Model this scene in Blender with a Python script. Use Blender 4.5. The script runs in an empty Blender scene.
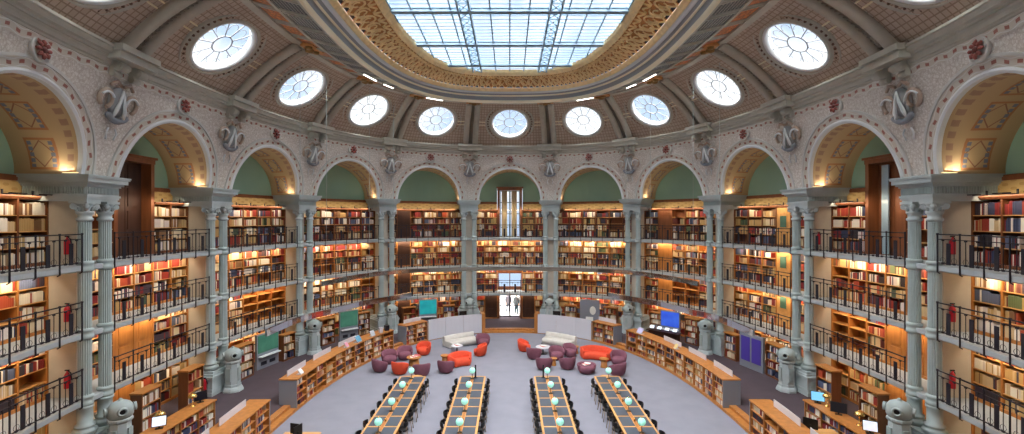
import bpy, bmesh, math, random
from mathutils import Vector, Matrix
random.seed(7)
PI = math.pi
sc = bpy.context.scene
COL = sc.collection
# ------------------------------------------------------------------ camera
F_PX, CXP, CYP, EYE = 458.7, 509.8, 218.5, 8.46
cd = bpy.data.cameras.new('camera'); cam = bpy.data.objects.new('camera', cd); COL.objects.link(cam)
cam.location = (0, 0, EYE); cam.rotation_euler = (PI/2, 0, 0)
cd.sensor_width = 36; cd.lens = F_PX/1024*36; cd.shift_x = 2.2/1024; cd.shift_y = 1.5/1024
cd.clip_start = .05; cd.clip_end = 500
sc.camera = cam
sc.view_settings.view_transform = 'Standard'; sc.view_settings.look = 'None'
sc.view_settings.gamma = 1; sc.view_settings.use_curve_mapping = False
sc.view_settings.exposure = 0.1
sc.cycles.max_bounces = 8; sc.cycles.diffuse_bounces = 5; sc.cycles.transparent_max_bounces = 12
sc.cycles.sample_clamp_indirect = 6
sc.cycles.use_denoising = True
# ------------------------------------------------------------------ sky
W_SKY, W_ZEN = 1.25, 16.5
LAMP = 1.0
world = bpy.data.worlds.new('sky'); sc.world = world; world.use_nodes = True
def sky():
    nt = world.node_tree; n = nt.nodes; n.clear(); L = nt.links.new
    out = n.new('ShaderNodeOutputWorld'); bg = n.new('ShaderNodeBackground'); L(bg.outputs[0], out.inputs[0])
    tc = n.new('ShaderNodeTexCoord'); no = n.new('ShaderNodeTexNoise'); no.inputs['Scale'].default_value = 5.5; no.inputs['Detail'].default_value = 5
    L(tc.outputs['Generated'], no.inputs['Vector'])
    cr = n.new('ShaderNodeValToRGB'); e = cr.color_ramp.elements
    e[0].position = .38; e[0].color = (.52, .66, .88, 1); e[1].position = .54; e[1].color = (1, 1, 1, 1)
    L(no.outputs[0], cr.inputs[0])
    hi = n.new('ShaderNodeMix'); hi.data_type = 'RGBA'; L(cr.outputs[0], hi.inputs[6]); hi.inputs[7].default_value = (1, .98, .955, 1); L(hi.outputs[2], bg.inputs[0])
    sx = n.new('ShaderNodeSeparateXYZ'); L(tc.outputs['Generated'], sx.inputs[0])
    mr = n.new('ShaderNodeMapRange'); mr.interpolation_type = 'SMOOTHSTEP'
    for i, v in zip((1, 2, 3, 4), (.45, .62, W_SKY, W_ZEN)): mr.inputs[i].default_value = v
    L(sx.outputs[2], mr.inputs[0]); L(mr.outputs[0], bg.inputs[1])
    m2 = n.new('ShaderNodeMapRange'); m2.inputs[1].default_value = .43; m2.inputs[2].default_value = .5; L(sx.outputs[2], m2.inputs[0]); L(m2.outputs[0], hi.inputs[0])
sky()

# ------------------------------------------------------------------ helpers
def lin(c):
    c = [x/255 for x in c]
    return tuple((x/12.92 if x <= .04045 else ((x+.055)/1.055)**2.4) for x in c) + (1,)

class X:                                   # tiny node algebra
    def __init__(s, nt, k): s.nt, s.k = nt, k
    def _m(s, op, o=None, o2=None, rev=False):
        nd = s.nt.nodes.new('ShaderNodeMath'); nd.operation = op
        ins = [s, o, o2] if not rev else [o, s]
        for i, v in enumerate(ins):
            if v is None: continue
            if isinstance(v, X): s.nt.links.new(v.k, nd.inputs[i])
            else: nd.inputs[i].default_value = v
        return X(s.nt, nd.outputs[0])
    def __add__(s, o): return s._m('ADD', o)
    def __sub__(s, o): return s._m('SUBTRACT', o)
    def __mul__(s, o): return s._m('MULTIPLY', o)
    def __truediv__(s, o): return s._m('DIVIDE', o)
    def lt(s, o): return s._m('LESS_THAN', o)
    def gt(s, o): return s._m('GREATER_THAN', o)
    def sin(s): return s._m('SINE')
    def abs(s): return s._m('ABSOLUTE')
    def frac(s): return s._m('FRACT')
    def max(s, o): return s._m('MAXIMUM', o)
    def mod(s, o): return s._m('PINGPONG', o)

MATS = {}
def mat(name, col, rough=.6, metal=0, var=0, vscale=3, bump=0, bscale=30, emit=None, estr=0, spec=.4, stretch=None, trans=0, uv=None, coat=0):
    """col may be a function(nt, uvx, uvy) -> color socket"""
    if name in MATS: return MATS[name]
    m = bpy.data.materials.new(name); m.use_nodes = True; MATS[name] = m
    nt = m.node_tree; b = nt.nodes['Principled BSDF']; L = nt.links.new
    b.inputs['Roughness'].default_value = rough; b.inputs['Metallic'].default_value = metal
    b.inputs['Specular IOR Level'].default_value = spec
    if coat: b.inputs['Coat Weight'].default_value = coat
    sock = None
    if callable(col):
        tc = nt.nodes.new('ShaderNodeUVMap'); sp = nt.nodes.new('ShaderNodeSeparateXYZ'); L(tc.outputs[0], sp.inputs[0])
        sock = col(nt, X(nt, sp.outputs[0]), X(nt, sp.outputs[1]))
    else:
        b.inputs['Base Color'].default_value = lin(col)
    tco = nt.nodes.new('ShaderNodeTexCoord')
    vec = tco.outputs['Object']
    if stretch:
        mp = nt.nodes.new('ShaderNodeMapping'); mp.inputs['Scale'].default_value = stretch; L(vec, mp.inputs[0]); vec = mp.outputs[0]
    if var:
        no = nt.nodes.new('ShaderNodeTexNoise'); no.inputs['Scale'].default_value = vscale; no.inputs['Detail'].default_value = 4
        L(vec, no.inputs['Vector'])
        mr = nt.nodes.new('ShaderNodeMapRange'); mr.inputs[1].default_value = .3; mr.inputs[2].default_value = .7
        mr.inputs[3].default_value = 1-var; mr.inputs[4].default_value = 1+var
        L(no.outputs[0], mr.inputs[0])
        mx = nt.nodes.new('ShaderNodeMix'); mx.data_type = 'RGBA'; mx.blend_type = 'MULTIPLY'; mx.inputs[0].default_value = 1
        if sock: L(sock, mx.inputs[6])
        else: mx.inputs[6].default_value = lin(col)
        L(mr.outputs[0], mx.inputs[7]); sock = mx.outputs[2]
    if sock: L(sock, b.inputs['Base Color'])
    if bump:
        no = nt.nodes.new('ShaderNodeTexNoise'); no.inputs['Scale'].default_value = bscale
        L(vec, no.inputs['Vector']); bp = nt.nodes.new('ShaderNodeBump'); bp.inputs['Strength'].default_value = bump
        L(no.outputs[0], bp.inputs['Height']); L(bp.outputs[0], b.inputs['Normal'])
    if emit:
        b.inputs['Emission Color'].default_value = lin(emit); b.inputs['Emission Strength'].default_value = estr
    return m

def mixc(nt, fac, a, b):
    mx = nt.nodes.new('ShaderNodeMix'); mx.data_type = 'RGBA'
    for i, v in ((0, fac), (6, a), (7, b)):
        if isinstance(v, X): nt.links.new(v.k, mx.inputs[i])
        elif isinstance(v, (tuple, list)): mx.inputs[i].default_value = lin(v) if len(v) == 3 else v
        elif isinstance(v, (int, float)): mx.inputs[i].default_value = v
        else: nt.links.new(v, mx.inputs[i])
    return mx.outputs[2]
def uvtex(nt, kind, scale, sx=1, sy=1, **kw):
    n = nt.nodes.new(kind); uv = nt.nodes.new('ShaderNodeUVMap'); mp = nt.nodes.new('ShaderNodeMapping')
    mp.inputs['Scale'].default_value = (sx, sy, 1); nt.links.new(uv.outputs[0], mp.inputs[0]); nt.links.new(mp.outputs[0], n.inputs['Vector'])
    if 'Scale' in n.inputs: n.inputs['Scale'].default_value = scale
    for k, v in kw.items():
        try: setattr(n, k, v)
        except Exception: n.inputs[k].default_value = v
    return n

class MB:
    def __init__(s): s.v = []; s.f = []; s.m = []; s.uv = []; s.cur = 0; s.smooth = []
    def face(s, idx, uv=None, sm=False):
        s.f.append(tuple(idx)); s.m.append(s.cur); s.uv.append(uv); s.smooth.append(sm)
    def pts(s, ps):
        b = len(s.v); s.v.extend([tuple(p) for p in ps]); return b
    def hexa(s, p):                 # p: 4 bottom ccw, 4 top ccw
        b = s.pts(p)
        for q in ((3,2,1,0),(4,5,6,7),(0,1,5,4),(1,2,6,5),(2,3,7,6),(3,0,4,7)): s.face([b+i for i in q])
        return s
    def box(s, c, d, rz=0, fr=None):
        """box centred in x,y ; c=(x,y,zbottom)"""
        cx, cy, cz = c; dx, dy, dz = d[0]/2, d[1]/2, d[2]
        if fr: o, T, N = fr
        else:
            o = (0, 0); T = (math.cos(rz), math.sin(rz)); N = (-math.sin(rz), math.cos(rz)); o = (cx, cy); cx = cy = 0
        P = []
        for z in (cz, cz+dz):
            for a, b in ((-dx,-dy),(dx,-dy),(dx,dy),(-dx,dy)):
                u, w = cx+a, cy+b
                P.append((o[0]+T[0]*u+N[0]*w, o[1]+T[1]*u+N[1]*w, z))
        return s.hexa(P)
    def grid(s, rows, uvs=None, close=False, sm=True, flip=False):
        n = len(rows[0]); b = s.pts([p for r in rows for p in r])
        for i in range(len(rows)-1):
            for j in range(n if close else n-1):
                k = (j+1) % n
                q = [b+i*n+j, b+i*n+k, b+(i+1)*n+k, b+(i+1)*n+j]
                u = None
                if uvs:
                    u = [uvs[i][j], uvs[i][k], uvs[i+1][k], uvs[i+1][j]]
                if flip: q.reverse(); u = u and u[::-1]
                s.face(q, u, sm)
        return s
    def lathe(s, prof, c=(0,0,0), n=16, X_=(1,0,0), Y_=(0,1,0), Z_=(0,0,1), flute=0, cap=True, ph=0):
        c = Vector(c); X_, Y_, Z_ = Vector(X_), Vector(Y_), Vector(Z_)
        rows = []
        for r, z in prof:
            row = []
            for i in range(n):
                a = 2*PI*i/n+ph; rr = r*(1-flute if (flute and i % 2) else 1)
                row.append(c+X_*(rr*math.cos(a))+Y_*(rr*math.sin(a))+Z_*z)
            rows.append(row)
        b = len(s.v); s.grid(rows, close=True, sm=not flute)
        if cap:
            s.face([b+i for i in range(n)][::-1]); s.face([b+(len(prof)-1)*n+i for i in range(n)])
        return s
    def tube(s, P, r, n=6, close=False, cap=True):
        P = [Vector(p) for p in P]; m = len(P); rows = []; up = Vector((0, 0, 1))
        for i, p in enumerate(P):
            a = P[(i-1) % m] if (close or i) else P[0]; b = P[(i+1) % m] if (close or i < m-1) else P[-1]
            t = (b-a).normalized()
            ref = up if abs(t.z) < .95 else Vector((1, 0, 0))
            if i and not close or (close and i): 
                u = (pu - t*pu.dot(t)); u = u.normalized() if u.length > 1e-6 else t.cross(ref).normalized()
            else: u = t.cross(ref).normalized()
            pu = u; w = t.cross(u)
            rr = r[i] if isinstance(r, (list, tuple)) else r
            rows.append([p+u*(rr*math.cos(2*PI*j/n))+w*(rr*math.sin(2*PI*j/n)) for j in range(n)])
        if close: rows.append(rows[0])
        b = len(s.v); s.grid(rows, close=True)
        if cap and not close:
            s.face([b+i for i in range(n)][::-1]); s.face([b+(m-1)*n+i for i in range(n)])
        return s
    def bar(s, a, b, w, h=None):
        """square bar between two points"""
        a, b = Vector(a), Vector(b); t = (b-a).normalized(); h = h or w
        ref = Vector((0,0,1)) if abs(t.z) < .9 else Vector((0,1,0))
        u = t.cross(ref).normalized()*w/2; v = u.cross(t).normalized()*h/2
        return s.hexa([a-u-v, a+u-v, a+u+v, a-u+v, b-u-v, b+u-v, b+u+v, b-u+v])
    def build(s, name, mats, parent=None, local=False, bevel=0):
        me = bpy.data.meshes.new(name)
        V = s.v
        if parent and not local:
            o = parent
            off = Vector((0,0,0))
            while o: off += o.location; o = o.parent
            V = [(x-off.x, y-off.y, z-off.z) for x, y, z in V]
        me.from_pydata(V, [], s.f)
        if not isinstance(mats, (list, tuple)): mats = [mats]
        for m_ in mats: me.materials.append(m_)
        me.polygons.foreach_set('material_index', s.m); me.polygons.foreach_set('use_smooth', s.smooth)
        if any(s.uv):
            ul = me.uv_layers.new(name='UVMap'); dat = []
            for f, u in zip(s.f, s.uv):
                for j in range(len(f)): dat += list(u[j]) if u else [0, 0]
            ul.data.foreach_set('uv', dat)
        me.validate(); me.update()
        ob = bpy.data.objects.new(name, me); COL.objects.link(ob)
        if parent: ob.parent = parent
        if bevel:
            bv = ob.modifiers.new('bevel', 'BEVEL'); bv.width = bevel; bv.segments = 2; bv.limit_method = 'ANGLE'
        return ob

def tag(o, label=None, cat=None, group=None, kind=None):
    if label:
        o['label'] = label
        if len(label.split()) > 16: print('LONG', label)
    if cat: o['category'] = cat
    if group: o['group'] = group
    if kind: o['kind'] = kind
    return o
def thing(name, label, cat, loc=(0,0,0), rz=0, group=None):
    o = bpy.data.objects.new(name, None); o.empty_display_size = .2; COL.objects.link(o)
    o.location = loc; o.rotation_euler = (0, 0, rz)
    return tag(o, label, cat, group)
def struct(o): o['kind'] = 'structure'; return o
def kids(o): return [c for c in bpy.data.objects if c.parent == o]
def tree(o): return (o, [tree(c) for c in kids(o)])
def dup(t, loc, rz=0, label=None, group=None):
    def cp(nd, par):
        c = nd[0].copy(); COL.objects.link(c); c.parent = par
        for k in nd[1]: cp(k, c)
        return c
    r = cp(t, None); r.location = loc; r.rotation_euler = (0, 0, rz)
    if label: r['label'] = label
    if group: r['group'] = group
    return r
ORD = ['', 'first', 'second', 'third', 'fourth', 'fifth', 'sixth', 'seventh', 'eighth', 'ninth', 'tenth', 'eleventh', 'twelfth']
def ordn(i): return ORD[i] if i < len(ORD) else '%dth' % i
def side(i): return 'left' if i < 0 else 'right'
def bayn(i): return 'doorway bay' if i == 0 else '%s bay %s of the doorway' % (ordn(abs(i)), side(i))
def piern(p): return '%s pier %s of the doorway' % (ordn(int(abs(p)+.5)), side(p))
LV = ['ground floor', 'lowest gallery', 'middle gallery', 'top gallery']

# ------------------------------------------------------------------ plan curves
class Curve:
    def __init__(s, a, b, n, zc=18.76):
        s.a, s.b, s.n, s.zc = a, b, n, zc
        N = 4096; s.T = [2*PI*i/N for i in range(N+1)]; s.A = [0]
        p = s.pt(0)
        for t in s.T[1:]:
            q = s.pt(t); s.A.append(s.A[-1]+math.hypot(q[0]-p[0], q[1]-p[1])); p = q
        s.L = s.A[-1]
    def pt(s, t):
        sn, c = math.sin(t), math.cos(t); e = 2/s.n
        return (s.a*math.copysign(abs(sn)**e, sn), s.b*math.copysign(abs(c)**e, c)+s.zc)
    def t_at(s, m):
        m %= s.L; lo, hi = 0, len(s.A)-1
        while hi-lo > 1:
            k = (lo+hi)//2
            if s.A[k] <= m: lo = k
            else: hi = k
        return s.T[lo]+(s.T[hi]-s.T[lo])*(m-s.A[lo])/max(1e-9, s.A[hi]-s.A[lo])
    def frame(s, m):
        """point, tangent (clockwise seen from above: rightward on the far side), inward normal"""
        t = s.t_at(m); h = .004
        p = s.pt(t-h); q = s.pt(t+h); d = math.hypot(q[0]-p[0], q[1]-p[1])
        T = ((q[0]-p[0])/d, (q[1]-p[1])/d)
        return s.pt(t), T, (T[1], -T[0])
    def at(s, m, k):
        p, T, N = s.frame(m); return (p[0]+N[0]*k, p[1]+N[1]*k)
R = Curve(1.9108*7.4, 2.394*7.4, 2.3652)
W = R.L/16                                    # one bay, metres
FR = Curve(9.4, 15.2, 2.3)                    # front line of the low bookcases
_fc = {}
def C(sv, k, z=None):
    key = round(sv, 5)
    if key not in _fc: _fc[key] = R.frame(sv*W)
    p, T, N = _fc[key]
    k1 = min(k, 6.5); q = (p[0]+N[0]*k1, p[1]+N[1]*k1)
    if k > 6.5:                                # deep insets converge on the axis so the offset never folds
        fy = max(18.76-3.3, min(18.76+3.3, p[1])); dx, dy = -q[0], fy-q[1]; d = math.hypot(dx, dy)
        q = (q[0]+dx/d*(k-6.5), q[1]+dy/d*(k-6.5))
    return q if z is None else (q[0], q[1], z)
def CF(sv):
    C(sv, 0); return _fc[round(sv, 5)]
def px2(x, y, z=0.0):
    """world point at height z seen at photo pixel (x,y)"""
    d = (EYE-z)*F_PX/(y-CYP); return ((x-CXP)/F_PX*d, d)
def sweep(mb, prof, s0, s1, n, caps=True, closed=True, cur=None, uvscale=1, sm=False):
    """prof: (k,z) ; runs along the room curve"""
    f = C if cur is None else (lambda a, k, z: cur.at(a, k)+(z,))
    rows = []; uvs = []; pl = [0]
    for a, b in zip(prof, prof[1:]): pl.append(pl[-1]+math.hypot(b[0]-a[0], b[1]-a[1]))
    for i in range(n+1):
        s = s0+(s1-s0)*i/n
        rows.append([f(s, k, z) for k, z in prof])
        uvs.append([((s*W if cur is None else s)*uvscale, v*uvscale) for v in pl])
    if closed:
        for r, u in zip(rows, uvs): r.append(r[0]); u.append((u[0][0], u[-1][1]))
    b = len(mb.v); m = len(rows[0])
    mb.grid(rows, uvs, sm=sm)
    if caps and closed:
        k = m-1
        mb.face([b+i for i in range(k)][::-1]); mb.face([b+n*m+i for i in range(k)])
    return mb

G_IN = 12.33-2.45                              # springing line 9.88
SPR = 9.88
DECK = [.25, 2.53, 4.72, 6.93]                 # floor of level 0..3
R_AR = 2.45

# ------------------------------------------------------------------ materials
GREY = mat('painted_grey_stone', (180, 192, 194), .55, var=.06, vscale=2, bump=.05)
GREYD = mat('column_grey', (164, 178, 178), .5, var=.05, vscale=3)
CORN = mat('cornice_grey', (184, 182, 170), .6, var=.06)
BEIGE = mat('beige_plaster', (192, 184, 170), .8, var=.04)
GREEN = mat('green_wall', (138, 172, 154), .85, var=.03, vscale=1)
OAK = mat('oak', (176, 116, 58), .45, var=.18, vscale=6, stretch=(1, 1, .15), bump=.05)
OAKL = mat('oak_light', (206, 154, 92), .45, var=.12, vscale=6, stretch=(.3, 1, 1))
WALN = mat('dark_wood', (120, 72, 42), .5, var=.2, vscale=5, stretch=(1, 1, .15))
WALD = mat('very_dark_wood', (66, 42, 32), .5, var=.2, vscale=5, stretch=(1, 1, .2))
IRON = mat('dark_iron', (40, 40, 50), .45, metal=.3)
BLACK = mat('black_plastic', (22, 22, 24), .5)
STEEL = mat('polished_steel', (190, 190, 196), .08, metal=1)
BRASS = mat('brass', (214, 180, 110), .25, metal=.9)
GOLD = mat('gilding', (250, 224, 168), .42, metal=.15, var=.12, vscale=4)
GOLDD = mat('gilding_ground', (196, 138, 78), .6, metal=.05, var=.15, vscale=6)
CREAM = mat('cream_gilt', (244, 232, 200), .4)
WHITEM = mat('white_moulding', (222, 226, 228), .5)
BLUEG = mat('blue_grey_paint', (152, 154, 154), .5)
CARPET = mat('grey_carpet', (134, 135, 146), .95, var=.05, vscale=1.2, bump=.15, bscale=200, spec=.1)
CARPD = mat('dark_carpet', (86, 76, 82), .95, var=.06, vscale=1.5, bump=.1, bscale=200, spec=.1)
LEATH = mat('slate_leather', (70, 78, 90), .5, var=.05)
PLUM = mat('plum_upholstery', (124, 80, 94), .85, var=.08, vscale=6, spec=.2)
RED = mat('orange_red_upholstery', (216, 82, 56), .85, var=.06, vscale=6, spec=.2)
CREAMF = mat('cream_upholstery', (200, 197, 190), .9, var=.05, vscale=6, spec=.2)
WPANEL = mat('pale_grey_panel', (204, 204, 212), .35)
GPANEL = mat('grey_panel', (132, 136, 146), .4)
WARM = mat('warm_lamp', (255, 214, 150), emit=(255, 214, 150), estr=4)
COOL = mat('white_lamp', (255, 255, 255), emit=(255, 250, 240), estr=6)
EXT = mat('extinguisher_red', (190, 30, 44), .35)
TURQ = mat('turquoise_glass', (168, 232, 218), .15, emit=(150, 236, 214), estr=.55, coat=.3)
PAPER = mat('paper', (236, 234, 228), .8)
STONE = mat('pale_stone', (226, 222, 214), .8, var=.03)

def c_mosaic(nt, u, v):
    vo = uvtex(nt, 'ShaderNodeTexVoronoi', 8.0, feature='DISTANCE_TO_EDGE')
    e = X(nt, vo.outputs['Distance']).lt(.07)
    ns = uvtex(nt, 'ShaderNodeTexNoise', 9)
    a = mixc(nt, X(nt, ns.outputs[0]).gt(.52), (210, 204, 196), (224, 220, 214))
    return mixc(nt, e*.4, a, (166, 148, 136))
MOSAIC = mat('mosaic_wall', c_mosaic, .7)
def c_border(nt, u, v):                       # running band of dark red flowers, u along in metres, v across 0..1
    w = (u*17.0).sin(); d = (v-.5+(u*8.5).sin()*.12).abs()
    dot = w.gt(.3)*d.lt(.17)
    lin_ = (d-.36).abs().lt(.05)
    a = mixc(nt, lin_, (206, 200, 188), (222, 222, 218))
    return mixc(nt, dot, a, (158, 104, 92))
BORDER = mat('flowered_border', c_border, .6)
def c_vault(nt, u, v):
    br = uvtex(nt, 'ShaderNodeTexBrick', 1, offset=0.0)
    br.inputs['Brick Width'].default_value = .24; br.inputs['Row Height'].default_value = .24
    br.inputs['Mortar Size'].default_value = .022
    br.inputs['Color1'].default_value = lin((182, 164, 146)); br.inputs['Color2'].default_value = lin((194, 178, 162))
    br.inputs['Mortar'].default_value = lin((150, 130, 114))
    return br.outputs['Color']
VAULT = mat('vault_tiles', c_vault, .65)
def c_soffit(nt, u, v):                        # u along the arch (m), v across (m)
    base = (190, 164, 126)
    c = (u/1.28).frac(); inv = (v-.98).abs()
    panel = c.gt(.1)*c.lt(.9)*inv.lt(.42)
    inner = c.gt(.16)*c.lt(.84)*inv.lt(.34)
    side_ = inv.gt(.24)*inv.lt(.36)*c.gt(.16)*c.lt(.84)*(u*34).sin().gt(-.5)
    dia = (((c-.5).abs()*1.6+inv*1.5)-.52).abs().lt(.035)
    ed = ((v-.28).abs()).lt(.07)*((u*16).sin()).gt(-.2)
    a = mixc(nt, panel-inner, base, (176, 124, 84))
    a = mixc(nt, inner*dia, a, (150, 108, 84))
    a = mixc(nt, side_, a, (120, 126, 142))
    return mixc(nt, ed, a, (164, 132, 108))
SOFFIT = mat('painted_soffit', c_soffit, .6)
def c_ochre(nt, u, v):
    ns = uvtex(nt, 'ShaderNodeTexNoise', 7); g = X(nt, ns.outputs[0])
    return mixc(nt, g.gt(.5), (206, 128, 70), (160, 104, 70))
OCHRE = mat('painted_ochre_panel', c_ochre, .6)
def c_grille(nt, u, v):
    a = ((u*22).sin()*(v*22).sin()).abs().gt(.22)
    return mixc(nt, a, (176, 172, 160), (70, 74, 80))
GRILLE = mat('pierced_grille', c_grille, .6)
def c_yel(nt, u, v): return mixc(nt, ((u*12).sin()*(v*24).sin()).gt(.4), (200, 172, 116), (182, 150, 94))
YELLOW = mat('gilded_frieze', c_yel, .6)

def glassmat(name, tint, refl=.06):
    m = bpy.data.materials.new(name); m.use_nodes = True; nt = m.node_tree; nt.nodes.clear()
    o = nt.nodes.new('ShaderNodeOutputMaterial'); t = nt.nodes.new('ShaderNodeBsdfTransparent'); g = nt.nodes.new('ShaderNodeBsdfGlossy')
    t.inputs[0].default_value = tint+(1,); g.inputs['Roughness'].default_value = .05
    mx = nt.nodes.new('ShaderNodeMixShader'); mx.inputs[0].default_value = refl
    nt.links.new(t.outputs[0], mx.inputs[1]); nt.links.new(g.outputs[0], mx.inputs[2]); nt.links.new(mx.outputs[0], o.inputs[0])
    return m
GLASS = glassmat('skylight_glass', (.93, .95, 1.0))
GLASS2 = glassmat('oculus_glass', (.97, .99, 1.0))

# ================================================================== FLOOR
def ring(mb, f, g, n=192, z0=0, z1=None):
    z1 = z0 if z1 is None else z1
    rows = [[], []]
    for i in range(n):
        t = 2*PI*i/n
        rows[0].append(f(t)+(z0,)); rows[1].append(g(t)+(z1,))
    mb.grid(rows, close=True, sm=False)
def offp(cur, k):
    def f(t):
        h = 1e-3; p = cur.pt(t-h); q = cur.pt(t+h); d = math.hypot(q[0]-p[0], q[1]-p[1]); c = cur.pt(t)
        N = ((q[1]-p[1])/d, -(q[0]-p[0])/d); return (c[0]+N[0]*k, c[1]+N[1]*k)
    return f
mb = MB(); n = 192
ps = [offp(FR, .02)(2*PI*i/n)+(0,) for i in range(n)]
b = mb.pts([(0, 18.76, 0)]+ps)
for i in range(n): mb.face([b, b+1+(i+1) % n, b+1+i])
struct(mb.build('floor', CARPET))
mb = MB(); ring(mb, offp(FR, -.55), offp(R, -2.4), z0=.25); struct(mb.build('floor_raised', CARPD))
mb = MB()
ring(mb, offp(FR, .02), offp(FR, .02), z0=0, z1=.125); ring(mb, offp(FR, .02), offp(FR, -.27), z0=.125)
ring(mb, offp(FR, -.27), offp(FR, -.27), z0=.125, z1=.25); ring(mb, offp(FR, -.27), offp(FR, -.56), z0=.252)
struct(mb.build('trim_step', OAK))
# paving outside the doorway
mb = MB(); mb.box((0, 44.5, .12), (26, 12.8, .12)); tag(struct(mb.build('ground_courtyard', STONE)))

# ================================================================== OUTER WALL, CROSS WALLS
DW = .155                                        # half doorway in bay units
K_BACK = -1.75
mb = MB()
prof = [(K_BACK, .2), (K_BACK, 9.3), (K_BACK-.3, 9.3), (K_BACK-.3, .2)]
sweep(mb, prof, DW, 8, 96); sweep(mb, prof, -8, -DW, 96)
struct(mb.build('wall_outer', BEIGE))
mb = MB()
for z0, z1 in ((2.35, 2.72), (3.95, 6.93)):
    sweep(mb, [(K_BACK, z0), (K_BACK, z1), (K_BACK-.3, z1), (K_BACK-.3, z0)], -DW, DW, 4)
struct(mb.build('wall_doorway', WALN))
# green tympanum walls + wooden rail + gilded frieze, one strip ring each
def segs(): return [(-8, -4-DW), (-4+DW, -DW), (DW, 4-DW), (4+DW, 8)]
mb = MB()
for a, b_ in segs(): sweep(mb, [(K_BACK, 9.75), (K_BACK, 12.7), (K_BACK-.3, 12.7), (K_BACK-.3, 9.75)], a, b_, int((b_-a)*12))
for c in (-4, 0, 4): sweep(mb, [(K_BACK, 10.98), (K_BACK, 12.7), (K_BACK-.3, 12.7), (K_BACK-.3, 10.98)], c-DW, c+DW, 4)
struct(mb.build('wall_tympanum', GREEN))
mb = MB()
for a, b_ in segs():
    sweep(mb, [(K_BACK+.10, 9.66), (K_BACK+.10, 9.84), (K_BACK-.05, 9.84), (K_BACK-.05, 9.66)], a, b_, int((b_-a)*12))
struct(mb.build('trim_dado_rail', WALN))
mb = MB()
for a, b_ in segs():
    sweep(mb, [(K_BACK+.05, 9.2), (K_BACK+.05, 9.66), (K_BACK-.05, 9.66), (K_BACK-.05, 9.2)], a, b_, int((b_-a)*12))
struct(mb.build('trim_frieze', YELLOW))
PIERS = [i+.5 for i in range(-8, 8)]
VISP = [p for p in PIERS if abs(p) < 5]
for p in PIERS:
    o, T, N = CF(p); mb = MB()
    mb.box((0, -1.05, .25), (.6, 1.4, 8.8), fr=(o, T, N))
    struct(mb.build('wall_cross', BEIGE))

# ================================================================== ARCADE WALL
KF = .12; ZT = 13.5
def KL(z): return KF+.72*max(0, min(1, (z-9.88)/3.5))
def arcade_bay(i):
    hw = R_AR/W; n = 32; rows = []; uvs = []; m = 6
    # inner arch points and outer rectangle points by matching parameter
    half = .5
    for j in range(n+1):
        th = PI*j/n; a = (-math.cos(th)*hw, SPR+math.sin(th)*R_AR)
        # outer
        q = j/n; hgt = ZT-SPR; per = 2*hgt+W; d = q*per
        if d < hgt: bq = (-half, SPR+d)
        elif d < hgt+W: bq = (-half+(d-hgt)/W, ZT)
        else: bq = (half, ZT-(d-hgt-W))
        row = []; ur = []
        for k in range(m+1):
            f = k/m; s = a[0]+(bq[0]-a[0])*f; z = a[1]+(bq[1]-a[1])*f
            row.append(C(i+s, KL(z), z)); ur.append(((i+s)*W, z))
        rows.append(row); uvs.append(ur)
    mb = MB(); mb.grid(rows, uvs, sm=False); struct(mb.build('wall_arcade', MOSAIC))
    # soffit
    rows = []; uvs = []
    ks = [KF, -.15, -.2, -.6, -1.2, K_BACK]
    for j in range(n+1):
        th = PI*j/n
        rr = [R_AR, R_AR, R_AR-.03, R_AR-.03, R_AR-.03, R_AR-.03]
        kz = KL(SPR+math.sin(th)*R_AR); ks = [kz, kz-.27, kz-.32, -.6+(kz-KF)*.5, -1.2, K_BACK]
        rows.append([C(i-math.cos(th)*r/W, k, SPR+math.sin(th)*r) for r, k in zip(rr, ks)])
        uvs.append([(th*R_AR, (KF-k) if k < -.3 else (kz-k)*.9) for k in ks])
    mb = MB(); mb.grid(rows, uvs, sm=True); struct(mb.build('ceiling_soffit', SOFFIT))
    # archivolt: three mouldings
    def band(prof, name, m_):
        rows = []; uvs = []
        for j in range(n+1):
            th = PI*j/n
            rows.append([C(i-math.cos(th)*(R_AR+r)/W, k-KF+KL(SPR+math.sin(th)*(R_AR+r)), SPR+math.sin(th)*(R_AR+r)) for r, k in prof])
            uvs.append([(th*R_AR, v/(len(prof)-1)) for v in range(len(prof))])
        mb = MB(); mb.grid(rows, uvs, sm=False); return struct(mb.build(name, m_))
    band([(-.02, KF-.1), (-.02, KF+.05), (.06, KF+.07), (.13, KF+.04), (.13, KF)], 'trim_archivolt', WHITEM)
    band([(.13, KF+.03), (.42, KF+.03)], 'trim_archivolt_flowers', BORDER)
    band([(.42, KF), (.42, KF+.07), (.50, KF+.07), (.50, KF)], 'trim_archivolt_outer', mat('archivolt_edge', (206, 206, 202), .6))
for i in range(-7, 9): arcade_bay(i)
# flowered band and cornice
mb = MB()
rows = []; uvs = []
for j in range(16*12+1):
    s = -8+j/12; rows.append([C(s, KL(13.16)+.03, 13.16), C(s, KL(13.44)+.03, 13.44)]); uvs.append([(s*W, 0), (s*W, 1)])
mb.grid(rows, uvs, sm=False); struct(mb.build('trim_flower_band', BORDER))
mb = MB()
sweep(mb, [(.80, 13.42), (.90, 13.44), (.91, 13.50), (.97, 13.53), (.98, 13.64), (1.02, 13.70), (1.07, 13.71), (1.07, 13.78), (1.16, 13.82), (1.20, 13.96), (1.26, 13.98), (1.26, 14.06), (1.0, 14.10), (-.2, 14.1), (-.2, 13.42)], -8, 8, 192)
struct(mb.build('trim_cornice', CORN))

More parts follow.
